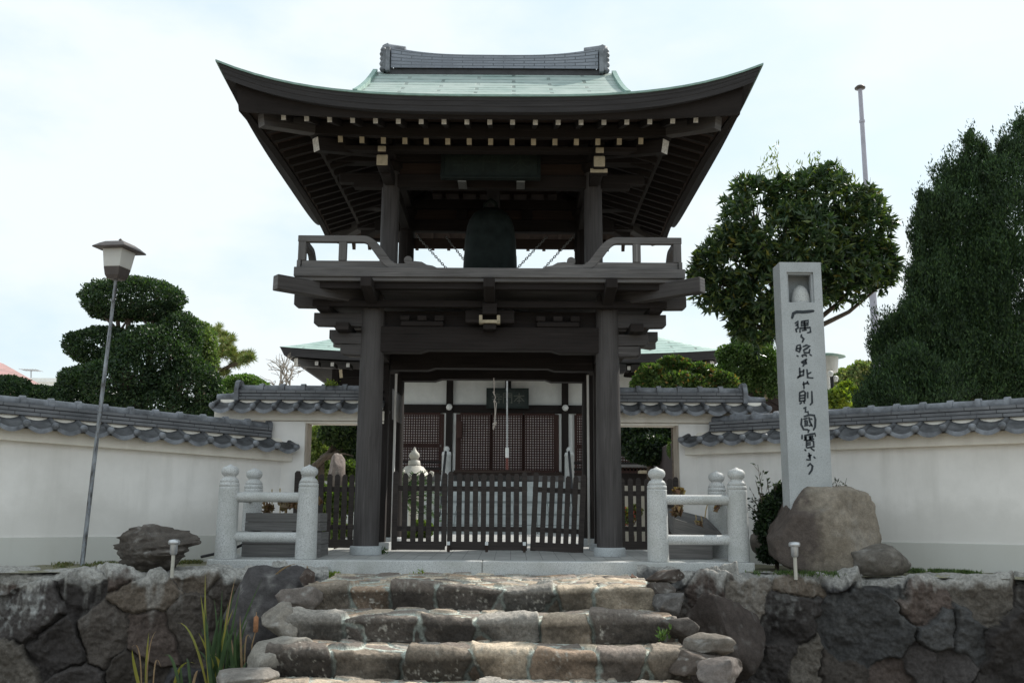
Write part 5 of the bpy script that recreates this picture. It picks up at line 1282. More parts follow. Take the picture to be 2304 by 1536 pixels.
# ================================================================== NEIGHBOURING HOUSES
M_RED = mat_brick('red_roof_sheet', (0.34, 0.215, 0.20), (0.39, 0.25, 0.235), (0.20, 0.125, 0.12), 3.0, 0.22, 0.02, 0.6, 'UV', 0.0, 0.5, 0.3, (0.50, 0.28, 0.26))
hs = empty('house', (-17, 31, 0), 'house with a faded red roof behind the left wall', 'house')
D0 = 30.0
p0, p1, p2, p3 = [Vector(W(*a)) for a in ((-150, 760, 34), (8, 818, 34), (122, 882, D0), (-150, 882, D0-4))]
ov = MB(); ov.add([p3, p2, p1, p0], [(0, 1, 2, 3)], [[(0, 0), (0, 8), (3, 8), (3, 0)]])
V4 = [p3, p2, p1, p0]; V8 = V4+[p-Vector((0, 0, .18)) for p in V4]
MB().add(V8, [(0, 1, 2, 3), (7, 6, 5, 4), (0, 4, 5, 1), (1, 5, 6, 2), (2, 6, 7, 3), (3, 7, 4, 0)], [[(0, 0), (8, 0), (8, 4.5), (0, 4.5)]]*2+[[(0, 0), (1, 0), (1, .1), (0, .1)]]*4).build('roof', M_RED, hs)
wz = W(122, 888, D0)
MB().b2((p3.x, D0-1, -.1), (wz[0]-.5, D0+6, wz[2]-.15)).build('wall', M_PLASTC, hs)
wb = empty('house', (-22, 60, 0), 'distant pale flat roofed building left of the clipped tree', 'house')
a, b = W(62, 842, 60), W(128, 860, 60)
MB().b2((a[0], 60, 0), (b[0]+1, 68, b[2])).build('wall', M_WHITE, wb)
MB().b2((a[0]-.2, 59.8, b[2]+.002), (b[0]+1.2, 68.2, b[2]+.25)).build('roof_edge', M_WHITE, wb)
M_ANT = mat_simple('grey_antenna_metal', (0.35, 0.36, 0.38), 0.5, 0.1, 5)
mb = MB(); an = Vector(W(70, 850, 58)); at = Vector(W(70, 830, 58)); mb.tube([an, at], .04, 6)
l_, r_ = Vector(W(52, 832, 58)), Vector(W(88, 833, 58)); mb.tube([l_, r_], .03, 6)
for k in range(7): c = l_+(r_-l_)*(k/6); mb.tube([c-Vector((0, .5, 0)), c+Vector((0, .5, 0))], .02, 5)
tag(mb.build('antenna', M_ANT), 'thin television antenna over the distant pale roof', 'antenna')
sh = empty('shed', (6.2, 20, 0), 'dark brown gabled shed roof peeking over the right wall by the stele', 'shed')
apex = Vector(W(1712, 882, 20)); lo = Vector(W(1790, 924, 20)); lf = Vector(W(1668, 898, 20))
M_SHED = mat_wood('dark_brown_shed_boards', (0.035, 0.026, 0.026), (0.08, 0.062, 0.062), 0.7); M_TAN = mat_simple('tan_verge_tile', (0.42, 0.24, 0.12), 0.7, .25, 10)
MB().prism([(apex.x, apex.z-.06), (lo.x+1.2, lo.z-.7), (lo.x+1.2, -.1), (lf.x-1.2, -.1), (lf.x-1.2, lf.z-.8)], (0, 20.05, 0), (1, 0, 0), (0, 0, 1), (0, 1, 0), 4).build('wall', M_SHED, sh)
dv = (lo-apex); mb = MB(); mb.beam(apex, apex+dv*2, .14, .16); mb.build('bargeboard', M_SHED, sh)
dv2 = (lf-apex); MB().beam(apex, apex+dv2*2.0, .14, .10).build('bargeboard', M_SHED, sh)
mb = MB(); mb.add([apex+Vector((0, 0, .09)), apex+dv*2+Vector((0, 0, .09)), apex+dv*2+Vector((0, 4, .09)), apex+Vector((0, 4, .09))], [(0, 1, 2, 3)]); mb.add([apex+Vector((0, 0, .06)), apex+dv2*2+Vector((0, 0, .06)), apex+dv2*2+Vector((0, 4, .06)), apex+Vector((0, 4, .06))], [(0, 1, 2, 3)]); mb.build('roof', M_TILE, sh)
MB().b2((apex.x-.14, 19.85, apex.z-.02), (apex.x-.02, 20.3, apex.z+.15)).build('ridge_tile', M_TAN, sh)
MB().b2((apex.x+.03, 19.83, apex.z-.16), (apex.x+.09, 19.9, apex.z+.07)).build('verge_cap', M_CREAM, sh)

# ================================================================== VEGETATION
def leaves(C, Nn, L, Wd, g, droop=0.0, dirs=None, jit=1.0, fold=.25):
    """rhombic leaves at points C; leaf axis dirs (or random); length L, width Wd (arrays or scalars)"""
    n = len(C); ax = g.normal(size=(n, 3)) if dirs is None else dirs+g.normal(size=(n, 3))*jit
    ax[:, 2] -= droop; ax /= np.linalg.norm(ax, axis=1)[:, None]+1e-9
    r = g.normal(size=(n, 3)) if Nn is None else Nn+g.normal(size=(n, 3))*.7
    sd = np.cross(ax, r); sd /= np.linalg.norm(sd, axis=1)[:, None]+1e-9; up_ = np.cross(sd, ax)
    k = (0.7+.6*g.random(n))[:, None]; L = np.broadcast_to(np.asarray(L, float), (n,))[:, None]*k; Wd = np.broadcast_to(np.asarray(Wd, float), (n,))[:, None]*k
    b = C-ax*L*.5; t = C+ax*L*.5; m_ = C-ax*L*.08+up_*Wd*fold
    V = np.stack([b, m_-sd*Wd*.5, t, m_+sd*Wd*.5], 1).reshape(-1, 3)
    Q = np.arange(n*4).reshape(n, 4); return V, Q
def leafcol(n, pal, g, w=None):
    pal = np.array(pal); i = g.choice(len(pal), n, p=w); c = pal[i]*(0.7+.6*g.random((n, 1))); return np.repeat(c, 4, 0)
def shell_pts(lobes, n, g, depth=.25, low=1.0):
    """points in the outer shell of a set of ellipsoids (c, r), skipping the insides of the others"""
    A = np.array([r[0]*r[2]+r[0]*r[1]+r[1]*r[2] for c, r in lobes]); A /= A.sum(); P = []; Nn = []
    for (c, r), a in zip(lobes, A):
        m_ = int(n*a*1.6); d = g.normal(size=(m_, 3)); d /= np.linalg.norm(d, axis=1)[:, None]
        rr = 1-depth*g.random(m_)**1.5; rr *= 1+.20*(fbm(d*2.6+c[0]*3.1, int(abs(c[0]*10)) % 97)-.5)*2*.8+.09*(fbm(d*7+c[2], 5)-.5)*2
        p = np.array(c)+d*rr[:, None]*np.array(r); keep = np.ones(m_, bool)
        for c2, r2 in lobes:
            if c2 is c: continue
            q = ((p-np.array(c2))/np.array(r2)); keep &= (q*q).sum(1) > .55
        P.append(p[keep]); Nn.append((d/np.array(r))[keep])
    P = np.concatenate(P); Nn = np.concatenate(Nn); Nn /= np.linalg.norm(Nn, axis=1)[:, None]; return P, Nn
def lobe(px, py, wx, hy, D, dy=None):
    c = W(px, py, D); s = 1/ppm(D, c[2]); return (tuple(c), (wx*s, dy if dy else (wx*s+hy*s)/2, hy*s))
def trunk(name, pts, r, root, mat=None): return MB().tube(pts, r, 9).build(name, mat or M_BARK, root)
def limbs(base, lobes, root, r0=.09, mat=None):
    mb = MB(); b = Vector(base)
    for c, r in lobes:
        c = Vector(c); md = b+(c-b)*.55+Vector((random.uniform(-.12, .12), random.uniform(-.12, .12), -.08))
        mb.tube([b, md, c], [r0, r0*.65, r0*.25], 7)
        for k in range(5):
            e = c+Vector((random.uniform(-1, 1)*r[0]*.7, random.uniform(-1, 1)*r[1]*.7, random.uniform(-.3, .8)*r[2])); mb.tube([md+(c-md)*.6, e], [r0*.3, r0*.08], 5)
    return mb.build('limb', mat or M_BARK, root)
def tree(name, label, cat, lobes, n, L, Wd, pal, seed, base=None, depth=.3, mat=None, low=1, droop=0, w=None, r0=.09, outward=.8, group=None, fold=.25, z0=-.12):
    g = np.random.default_rng(seed); P, Nn = shell_pts(lobes, n, g, depth)
    V, Q = leaves(P, None if outward < .5 else None, L, Wd, g, droop, Nn*outward+np.array([0, 0, .15]), .75, fold)
    cx = np.mean([c[0] for c, r in lobes]); cy = np.mean([c[1] for c, r in lobes])
    b = base if base is not None else (cx, cy)
    zlow = min(c[2] for c, r in lobes)
    root = empty(name, (b[0], b[1], z0), label, cat, group)
    cvar = np.repeat(.66+.68*fbm(P*2.3+1.7, seed+5), 4)[:, None]
    mesh_np('crown', V, Q, mat or M_LEAF, root, col=leafcol(len(P), pal, g, w)*cvar, smooth=False)
    hub = (b[0], b[1], max(z0+.3, zlow-.2))
    MB().tube([(b[0], b[1], z0-.1), (b[0]+.03, b[1], (z0+hub[2])/2), hub], [r0*1.7, r0*1.35, r0*1.1], 10).build('trunk', M_BARK, root)
    limbs(hub, lobes, root, r0); return root
G_TOP = [(0.040, 0.072, 0.038), (0.056, 0.096, 0.046), (0.030, 0.056, 0.032), (0.08, 0.122, 0.052)]
D = 17.0
top_l = [lobe(297, 672, 114, 50, D), lobe(345, 700, 60, 25, D), lobe(232, 778, 88, 44, D), lobe(340, 812, 105, 80, D-.3), lobe(270, 858, 92, 60, D-.7), lobe(190, 905, 78, 62, D-.2), lobe(425, 880, 72, 74, D-.4), lobe(340, 920, 130, 50, D-.4), lobe(262, 700, 66, 22, D), lobe(400, 760, 56, 60, D), lobe(150, 915, 60, 46, D-.2), lobe(470, 900, 46, 46, D-.3), lobe(230, 860, 100, 46, D-.4)]
tree('clipped_tree', 'dark evergreen clipped into stacked cloud shapes behind the left wall', 'tree', top_l, 64000, .062, .034, G_TOP, 301, depth=.30, r0=.10)
# thin bright foliage at its right shoulder
tree('leafy_shrub', 'pale green small leaved shrub between the clipped tree and the pine', 'shrub', [lobe(452, 770, 36, 48, 18.0), lobe(462, 815, 30, 40, 18.0), lobe(435, 740, 24, 26, 18)], 5200, .06, .04, [(0.18, .24, .10), (.25, .30, .13), (.12, .18, .07)], 302, depth=.6, r0=.04)
tree('hedge', 'dark green rounded hedge before the red roofed house', 'hedge', [lobe(20, 886, 62, 40, 15.5), lobe(85, 900, 50, 34, 15.5), lobe(-60, 880, 60, 44, 15.5)], 12000, .06, .034, G_TOP, 303, r0=.05)
tree('shrub', 'bright green rounded shrub behind the tiled wall beside the bare tree', 'shrub', [lobe(550, 876, 56, 34, 19), lobe(600, 892, 40, 24, 19), lobe(505, 880, 24, 26, 19)], 7000, .075, .042, [(.15, .24, .07), (.20, .29, .09), (.10, .17, .05)], 304, r0=.05, depth=.4)
# pine
g = np.random.default_rng(311); D = 20.0
pr = empty('pine_tree', (XP(470, D), D, -.12), 'yellow-green pine with tufted needles beside the clipped tree', 'tree')
tufts = [(455, 745, 26), (480, 752, 24), (500, 772, 24), (512, 760, 18), (440, 735, 16), (520, 790, 14), (478, 790, 26), (495, 805, 16), (525, 800, 18), (540, 808, 20), (556, 812, 16), (530, 822, 16), (470, 825, 18), (485, 845, 20), (512, 842, 14), (430, 760, 20), (425, 745, 12), (555, 800, 10)]
P, Dd = [], []
for px, py, r_ in tufts:
    c = W(px, py, D+g.uniform(-.5, .5)); s = 1/ppm(D, c[2]); m_ = int(r_*34)
    # several whorls to every tuft
    k = max(3, int(r_/3.2)); cc = c+g.normal(size=(k, 3))*np.array([r_*.42, r_*.45, r_*.28])*s; i = g.integers(0, k, m_)
    d = g.normal(size=(m_, 3))+np.array([0, 0, .9]); d /= np.linalg.norm(d, axis=1)[:, None]; P.append(cc[i]+d*.075); Dd.append(d)
P = np.concatenate(P); Dd = np.concatenate(Dd)
V, Q = leaves(P, None, .15, .012, g, 0, Dd, .08, .1)
mesh_np('crown', V, Q, M_NEED, pr, col=leafcol(len(P), [(.27, .31, .10), (.18, .25, .08), (.34, .32, .13), (.38, .26, .12)], g, [.4, .35, .17, .08]), smooth=False)
mb = MB(); wv = lambda px, py: Vector(W(px, py, D))
mb.tube([wv(452, 900), wv(448, 850), wv(462, 810), wv(468, 770), wv(462, 740)], [.12, .10, .08, .05, .02], 8)
mb.tube([wv(464, 808), wv(480, 800), wv(492, 786), wv(502, 772)], [.05, .04, .03, .015], 7); mb.tube([wv(455, 838), wv(478, 826), wv(500, 832), wv(520, 822), wv(540, 814), wv(556, 812)], [.06, .05, .045, .04, .03, .012], 7)
mb.tube([wv(492, 786), wv(508, 790), wv(520, 790)], [.03, .02, .01], 6); mb.tube([wv(464, 775), wv(440, 745)], [.04, .015], 6); mb.tube([wv(500, 832), wv(486, 846)], [.03, .012], 6)
mb.build('trunk', M_BARK, pr)
# bare tree
g = np.random.default_rng(321); mb = MB(); bt = Vector(W(636, 872, 22))
M_PBARK = mat_simple('pale_grey_twigs', (0.33, 0.29, 0.25), 0.9, 0.2, 12)
def grow(p, d, L, r, lv):
    q = p+d*L+Vector(g.normal(size=3)*.05*L); m_ = (p+q)/2+Vector(g.normal(size=3)*.08*L); mb.tube([p, m_, q], [r, r*.85, r*.65], 6 if lv < 2 else 4, 0, False)
    if lv >= 4: return
    for k in range(3 if lv < 3 else 2):
        nd_ = (d+Vector(g.normal(size=3)*.62)+Vector((0, 0, .12))).normalized(); grow(p+(q-p)*g.uniform(.55, 1), nd_, L*g.uniform(.55, .8), r*.6, lv+1)
b0 = bt+Vector((0, 0, -2.3)); 
for k in range(4): grow(bt+Vector((g.uniform(-.1, .1), 0, -.4)), Vector((g.uniform(-.45, .25), g.uniform(-.3, .3), 1)).normalized(), .62, .028, 1)
mb.tube([b0, bt+Vector((0, 0, -.3))], [.08, .05], 8)
tag(mb.build('bare_tree', M_PBARK), 'small leafless pale tree by the left eave of the hall', 'tree')
# broadleaf tree on the right
D = 17.5
bl = [lobe(1705, 510, 82, 78, D), lobe(1850, 460, 92, 72, D), lobe(1935, 520, 70, 80, D), lobe(1655, 590, 86, 62, D), lobe(1790, 560, 110, 100, D-.3), lobe(1890, 600, 88, 66, D-.2), lobe(1965, 590, 52, 48, D), lobe(1625, 650, 62, 42, D), lobe(1740, 660, 104, 62, D-.3), lobe(1700, 730, 52, 44, D), lobe(1820, 640, 62, 46, D), lobe(1770, 450, 60, 46, D), lobe(1690, 450, 42, 42, D), lobe(1985, 640, 30, 26, D), lobe(1590, 610, 36, 36, D), lobe(1950, 455, 34, 36, D), lobe(1660, 700, 40, 40, D)]
g = np.random.default_rng(331)
bt_ = empty('broadleaf_tree', (XP(1790, D, 900), D, -.12), 'tall glossy broadleaf evergreen tree rising behind the stele', 'tree')
P, Nn = shell_pts(bl, 2700, g, .55)
keep = fbm(P*1.7, 77) > .405; P, Nn = P[keep], Nn[keep]
P = P+Nn*(.32*np.clip(fbm(P*2.2, 78)-.45, 0, 1))[:, None]*2
# whorls of long leaves
reps = 8; Pc = np.repeat(P, reps, 0); n = len(Pc); d = g.normal(size=(n, 3))*.9+np.repeat(Nn, reps, 0)*.5+np.array([0, 0, .10]); d /= np.linalg.norm(d, axis=1)[:, None]
V, Q = leaves(Pc+d*.085, None, .185, .058, g, .12, d, .12, .18)
cc = leafcol(n, [(.036, .064, .034), (.050, .086, .038), (.075, .112, .042), (.14, .175, .05), (.22, .19, .04)], g, [.28, .30, .25, .15, .02])
mesh_np('crown', V, Q, mat_leaf('glossy_leaf', .25, .32), bt_, col=cc, smooth=False)
# upright pale young shoots over the crown
sh_ = []
for px, py, h_ in ((1745, 385, 62), (1752, 360, 46), (1728, 400, 44), (1690, 425, 50), (1675, 420, 40), (1664, 445, 34), (1708, 412, 40), (1820, 372, 36), (1838, 375, 40), (1850, 372, 30), (1805, 385, 30), (1895, 395, 34), (1920, 410, 26), (1600, 530, 28), (1575, 580, 20), (1780, 395, 30), (1718, 375, 30), (1735, 370, 40)):
    c0 = W(px+g.normal()*4, py+18, D); s = 1/ppm(D, 5)
    for k in range(15): sh_.append(c0+np.array([g.normal()*.03, g.normal()*.05, (k/15*(h_+20))*s]))
sh_ = np.array(sh_); d = g.normal(size=(len(sh_), 3))*.45+np.array([0, 0, .8]); V, Q = leaves(sh_, None, .125, .030, g, 0, d, .15, .15)
tag(mesh_np('young_shoots', V, Q, M_LEAF, bt_, col=leafcol(len(sh_), [(.17, .20, .07), (.13, .17, .06), (.22, .23, .10)], g), smooth=False), kind='stuff')
hub = Vector(W(1790, 760, D)); MB().tube([(hub.x, D, -.2), hub+Vector((.05, 0, -.8)), hub], [.16, .13, .11], 10).build('trunk', M_BARK, bt_); limbs(hub, bl, bt_, .06)
# conifers
G_CON = [(.024, .052, .020), (.036, .072, .024), (.018, .038, .017), (.055, .098, .029)]
def conifer2(label, lobes, D, n, seed, base):
    """dense evergreen: tall pads ending in soft pointed tips, small upright sprays"""
    g = np.random.default_rng(seed); Lb = [lobe(px, py, w_, h_, D+dd, max(.18, min(1.1, w_/95))) for px, py, w_, h_, dd in lobes]
    P, Nn = shell_pts(Lb, n, g, .34)
    tips = np.array([max(0, 1) for _ in range(1)])
    clump = fbm(P*np.array([3.2, 3.2, 1.9]), seed)-.5; P = P+Nn*(clump*.46+.34*(fbm(P*np.array([7.5, 7.5, 3.2]), seed+2)-.5))[:, None]; ms = (fbm(P*np.array([9, 9, 4.5]), seed+4) > .56); P[ms] += (Nn*.15+np.array([0, 0, .14]))[ms]*g.random((ms.sum(), 1))*.7; P[:, 2] += .10*g.random(len(P))**2
    d = Nn*.35+np.array([0, 0, 1.0]); V, Q = leaves(P, None, .060, .018, g, 0, d, .45, .2)
    col = leafcol(len(P), G_CON, g)*np.repeat(.30+1.45*fbm(P*np.array([2.6, 2.6, 1.5])+3, seed+1), 4)[:, None]
    root = empty('conifer', (XP(base, D, 900), D, -.12), label, 'tree'); mesh_np('crown', V, Q, M_NEED, root, col=col, smooth=False)
    # wispy leaders at the tips
    b = W(base, 890, D); MB().tube([(b[0], D, -.2), b, W(base, max(700, min(l[1]-l[3] for l in lobes)+150), D)], [.12, .08, .02], 9).build('trunk', M_BARK, root)
    PP, DD = [], []
    for px, py, w_, h_, dd in lobes:
        if w_ > 34: continue
        s = 1/ppm(D, 4); m_ = 330; f = g.random(m_); c = W(px, py-h_*.5, D+dd); ln = h_*.52*s
        PP.append(c+np.c_[g.normal(size=m_)*w_*.34*s*(1-f)+.02*np.sin(f*5+px), g.normal(size=m_)*w_*.30*s*(1-f), f*ln]); DD.append(np.c_[g.normal(size=m_)*.4, g.normal(size=m_)*.4, np.ones(m_)])
    if PP:
        PP = np.concatenate(PP); V, Q = leaves(PP, None, .07, .018, g, 0, np.concatenate(DD), .2, .2); tag(mesh_np('leader', V, Q, M_NEED, root, col=leafcol(len(PP), G_CON, g), smooth=False), kind='stuff')
    return root
conifer2('tallest dense dark conifer at the right edge, spiky tips', [(2300, 325, 24, 62, 0), (2263, 366, 24, 58, 0), (2340, 320, 40, 80, 0), (2244, 420, 26, 60, -.1), (2285, 440, 50, 110, 0), (2262, 540, 62, 120, -.2), (2320, 560, 90, 200, 0), (2280, 720, 90, 190, -.1), (2240, 650, 44, 110, -.2), (2350, 800, 110, 130, 0)], 14.6, 95000, 401, 2300)
conifer2('dense dark conifer with a curled double tip beside the tallest one', [(2184, 345, 20, 56, 0), (2206, 362, 15, 36, 0), (2160, 420, 28, 62, 0), (2132, 430, 20, 54, -.1), (2226, 410, 22, 60, 0), (2190, 470, 46, 100, 0), (2148, 540, 46, 110, -.1), (2205, 600, 60, 150, 0), (2170, 700, 76, 180, 0), (2215, 800, 70, 120, -.2)], 15.0, 95000, 402, 2180)
conifer2('lower dark conifer on the left flank of the conifer group', [(2074, 474, 15, 46, 0), (2098, 494, 24, 58, 0), (2068, 560, 20, 60, -.1), (2120, 500, 26, 70, 0), (2092, 590, 34, 90, 0), (2063, 660, 24, 66, -.1), (2110, 690, 50, 130, 0), (2078, 770, 44, 100, -.1), (2130, 820, 66, 100, 0)], 14.8, 72000, 403, 2095)
conifer2('small dark rounded conifer in front of the flagpole foot', [(2014, 745, 34, 38, 0), (1988, 782, 28, 30, 0), (2042, 750, 30, 50, 0), (2034, 815, 44, 50, 0), (1975, 800, 18, 22, 0)], 15.2, 20000, 404, 2020)
conifer2('low dark spreading conifer just above the right wall', [(1982, 892, 40, 40, 0), (2016, 862, 46, 50, 0), (1950, 908, 32, 26, 0), (2075, 880, 66, 56, 0), (2040, 830, 40, 44, -.1), (2000, 905, 50, 30, -.2)], 14.2, 28000, 405, 2000)
# shrubs over the right side wall
g = np.random.default_rng(341)
tree('shrub', 'rounded shrub with orange tipped new leaves behind the right tiled wall', 'shrub', [lobe(1520, 830, 44, 30, 18.5), lobe(1470, 852, 42, 34, 18.3), lobe(1572, 850, 46, 36, 18.4), lobe(1620, 866, 44, 32, 18.4), lobe(1440, 868, 22, 26, 18.2), lobe(1530, 868, 70, 34, 18.2), lobe(1448, 842, 10, 26, 18.2), lobe(1500, 822, 12, 22, 18.4)], 13000, .085, .05, [(.09, .15, .045), (.13, .195, .06), (.20, .25, .08), (.40, .22, .09), (.05, .085, .03)], 342, depth=.5, w=[.33, .29, .18, .05, .15], r0=.05)
tree('garden_tree', 'mid green loose round tree between the orange tipped shrub and the stele', 'tree', [lobe(1690, 810, 66, 46, 20), lobe(1660, 845, 56, 44, 20), lobe(1725, 850, 56, 50, 20), lobe(1690, 770, 46, 30, 20.2), lobe(1640, 800, 30, 26, 20)], 15000, .075, .042, [(.11, .18, .065), (.16, .235, .085), (.07, .12, .045)], 343, depth=.7, r0=.06)
tree('distant_tree', 'yellow-green hillside trees between the stele and the conifers', 'tree', [lobe(1940, 850, 42, 40, 38), lobe(1900, 866, 40, 40, 38), lobe(1975, 862, 44, 40, 38), lobe(2020, 880, 60, 40, 38), lobe(1870, 890, 36, 30, 38), lobe(1940, 900, 70, 30, 38)], 11000, .16, .10, [(.17, .22, .07), (.22, .25, .09), (.12, .17, .05), (.30, .28, .12)], 344, depth=.6, r0=.1)
tree('shrub', 'bright yellow-leaved shrub just right of the stele above the wall', 'shrub', [lobe(1885, 900, 30, 26, 16.0), lobe(1905, 885, 24, 26, 16.2), lobe(1868, 912, 18, 20, 16)], 1500, .12, .07, [(.34, .38, .05), (.24, .30, .05), (.14, .20, .05)], 345, depth=.8, r0=.03)
# trees seen through the side openings
tree('garden_tree', 'dark tree with a leaning forked trunk seen through the left side opening', 'tree', [lobe(770, 975, 52, 34, 20.5), lobe(815, 950, 70, 60, 20.8), lobe(800, 1010, 40, 30, 20.5)], 9000, .10, .055, [(.030, .050, .024), (.05, .08, .03), (.09, .13, .04)], 351, depth=.6, r0=.06, base=(XP(720, 20.5, 1100), 20.5))
mb = MB(); mb.tube([W(706, 1050, 20.4), W(735, 1025, 20.4), W(752, 1022, 20.3), W(768, 1012, 20.4), W(800, 990, 20.4)], [.075, .06, .05, .045, .02], 8); mb.tube([W(735, 1025, 20.4), W(748, 1000, 20.4), W(770, 985, 20.4)], [.045, .035, .015], 7); mb.tube([W(752, 1022, 20.3), W(775, 1020, 20.2), W(795, 1025, 20.2)], [.03, .02, .01], 6); mb.tube([W(690, 1200, 20.4), W(696, 1100, 20.4), W(706, 1050, 20.4)], [.10, .09, .075], 8)
tag(mb.build('old_tree_trunk', M_BARK), 'bent old trunk leaning across the left side opening', 'tree trunk')
tree('shrub', 'sunlit yellow-green shrub at the left edge of the left side opening', 'shrub', [lobe(715, 1000, 28, 46, 21.5), lobe(702, 1060, 24, 40, 21.5), lobe(735, 1050, 20, 30, 21.5)], 5000, .075, .05, [(.30, .34, .11), (.22, .28, .08), (.13, .18, .06)], 352, depth=.7, r0=.04)
tree('ground_shrub', 'low bright green shrubs behind the left picket fence', 'shrub', [lobe(725, 1120, 22, 34, 18.5), lobe(755, 1140, 30, 38, 18.5), lobe(785, 1120, 26, 34, 18.5), lobe(740, 1190, 50, 24, 18), lobe(785, 1060, 26, 26, 19.8)], 6000, .075, .05, [(.20, .26, .06), (.13, .19, .05), (.08, .12, .04)], 353, depth=.8, r0=.03)
c, r = rockpx(758, 1080, 19.4, 44, 84, .3, 1, 0)
tag(boulder_mesh('boulder', c, (r[0]*1.1, r[1], r[2]*1.5), 361, (.20, .165, .15), None, 8, .12, ICO3, (.65, .9), pale=.5), 'reddish standing rock seen over the left picket fence', 'rock')
tree('garden_tree', 'dark evergreen tree filling the right side opening', 'tree', [lobe(1430, 985, 58, 46, 24), lobe(1495, 985, 46, 44, 24), lobe(1460, 1010, 60, 36, 23.6), lobe(1400, 960, 40, 40, 24), lobe(1520, 950, 50, 34, 24.3)], 15000, .10, .06, [(.024, .044, .024), (.034, .058, .028), (.018, .032, .018), (.06, .09, .035)], 354, depth=.5, r0=.08)
tree('shrub', 'small sunlit green shrub at the right edge of the right side opening', 'shrub', [lobe(1515, 1015, 14, 22, 22)], 500, .09, .05, [(.20, .26, .10), (.12, .17, .06)], 355, depth=.9, r0=.02)
tree('flower_bush', 'low bush with red and yellow flowers behind the right picket fence', 'flowers', [lobe(1412, 1160, 20, 20, 20), lobe(1430, 1150, 16, 18, 20)], 700, .07, .05, [(.10, .13, .05), (.35, .08, .06), (.50, .38, .04)], 356, depth=.9, r0=.02, w=[.7, .2, .1])
# cycad behind the left picket panel
g = np.random.default_rng(371); cy = empty('cycad', (XP(905, 18.5, 1150), 18.5, 0), 'dark green cycad palm with feathery fronds behind the left picket panel', 'palm')
P, Dd = [], []; cc0 = W(898, 1130, 18.5)
for k in range(34):
    a = g.uniform(0, 2*math.pi); el = g.uniform(.1, 1.25); dx = np.array([math.cos(a)*math.cos(el), math.sin(a)*math.cos(el), math.sin(el)]); L = g.uniform(.75, 1.05)
    for j in range(44):
        f = (j+4)/48; p = cc0+dx*L*f-np.array([0, 0, .55*f*f*math.cos(el)*L]); sdv = np.cross(dx, [0, 0, 1]); sdv /= np.linalg.norm(sdv)+1e-6
        for sg in (-1, 1): dd = sdv*sg*.9+dx*.55+np.array([0, 0, .12]); P.append(p+dd*.07); Dd.append(dd)
V, Q = leaves(np.array(P), None, .17, .014, g, 0, np.array(Dd), .06, .1)
mesh_np('fronds', V, Q, M_LEAF, cy, col=leafcol(len(P), [(.030, .062, .026), (.045, .085, .030), (.07, .12, .04)], g), smooth=False)
MB().tube([(cc0[0], 18.5, -.1), cc0+np.array([0, 0, .05])], [.16, .15], 10).build('trunk', M_BARK, cy)
tree('ground_shrub', 'low green shrubs at the foot of the cycad', 'shrub', [lobe(905, 1205, 30, 18, 19), lobe(950, 1190, 26, 22, 19.5)], 2200, .07, .05, [(.17, .22, .05), (.10, .15, .04)], 373, depth=.8, r0=.02)
# nandina shrub beside the stele
def stemplant(name, label, cat, stems, D, seed, pal, L, Wd, per=26, spread=.10, r=.008):
    g = np.random.default_rng(seed); b = W(stems[0][0], stems[0][1], D); root = empty(name, b, label, cat); mb = MB(); P, Dd = [], []
    for (bx0, by0, tx, ty) in stems:
        B, T = Vector(W(bx0, by0, D)), Vector(W(tx, ty, D+g.uniform(-.15, .15))); mdp = (B+T)/2+Vector(g.normal(size=3)*.03); mb.tube([B, mdp, T], [r, r*.8, r*.4], 5)
        for k in range(per):
            f = g.uniform(.25, 1.0); p = np.array(B+(T-B)*f)+g.normal(size=3)*spread*(1.15-f*.5); P.append(p); d = p-np.array(B+(T-B)*f)+np.array([0, 0, .04]); Dd.append(d/(np.linalg.norm(d)+1e-6))
            if k % 3 == 0: mb.tube([B+(T-B)*max(.1, f-.08), Vector(p)], [r*.4, r*.2], 4, 0, False)
    V, Q = leaves(np.array(P), None, L, Wd, g, .1, np.array(Dd), .4, .2); mb.build('stem', M_BARK, root)
    mesh_np('foliage', V, Q, M_LEAF, root, col=leafcol(len(P), pal, g), smooth=False); return root
stemplant('shrub', 'thin leafy shrub with dark leaves between the right railing and the stele', 'shrub', [(1740, 1230, 1705, 1045), (1742, 1230, 1700, 1080), (1738, 1225, 1725, 1075), (1735, 1225, 1745, 1090), (1735, 1220, 1752, 1105), (1730, 1220, 1695, 1110), (1738, 1200, 1765, 1085), (1740, 1190, 1690, 1140)], 12.5, 381, [(.022, .034, .018), (.035, .05, .024), (.018, .026, .016)], .075, .034, 30, .075)
tree('shrub', 'dense low dark bush pressed against the left flank of the stele boulder', 'shrub', [lobe(1740, 1150, 34, 40, 12.45, .25), lobe(1725, 1200, 26, 40, 12.5, .25), lobe(1762, 1110, 24, 26, 12.5, .2), lobe(1735, 1245, 32, 22, 12.4, .25)], 3600, .062, .032, [(.020, .040, .018), (.035, .060, .024), (.015, .028, .014)], 382, depth=.7, r0=.02, z0=-.13)
stemplant('shrub', 'sprig of dark leaves rising behind the right side of the stele foot', 'shrub', [(1880, 1120, 1888, 1075), (1885, 1120, 1905, 1075), (1880, 1120, 1872, 1085)], 12.6, 383, [(.03, .045, .022), (.045, .065, .03)], .06, .026, 9, .045, .006)
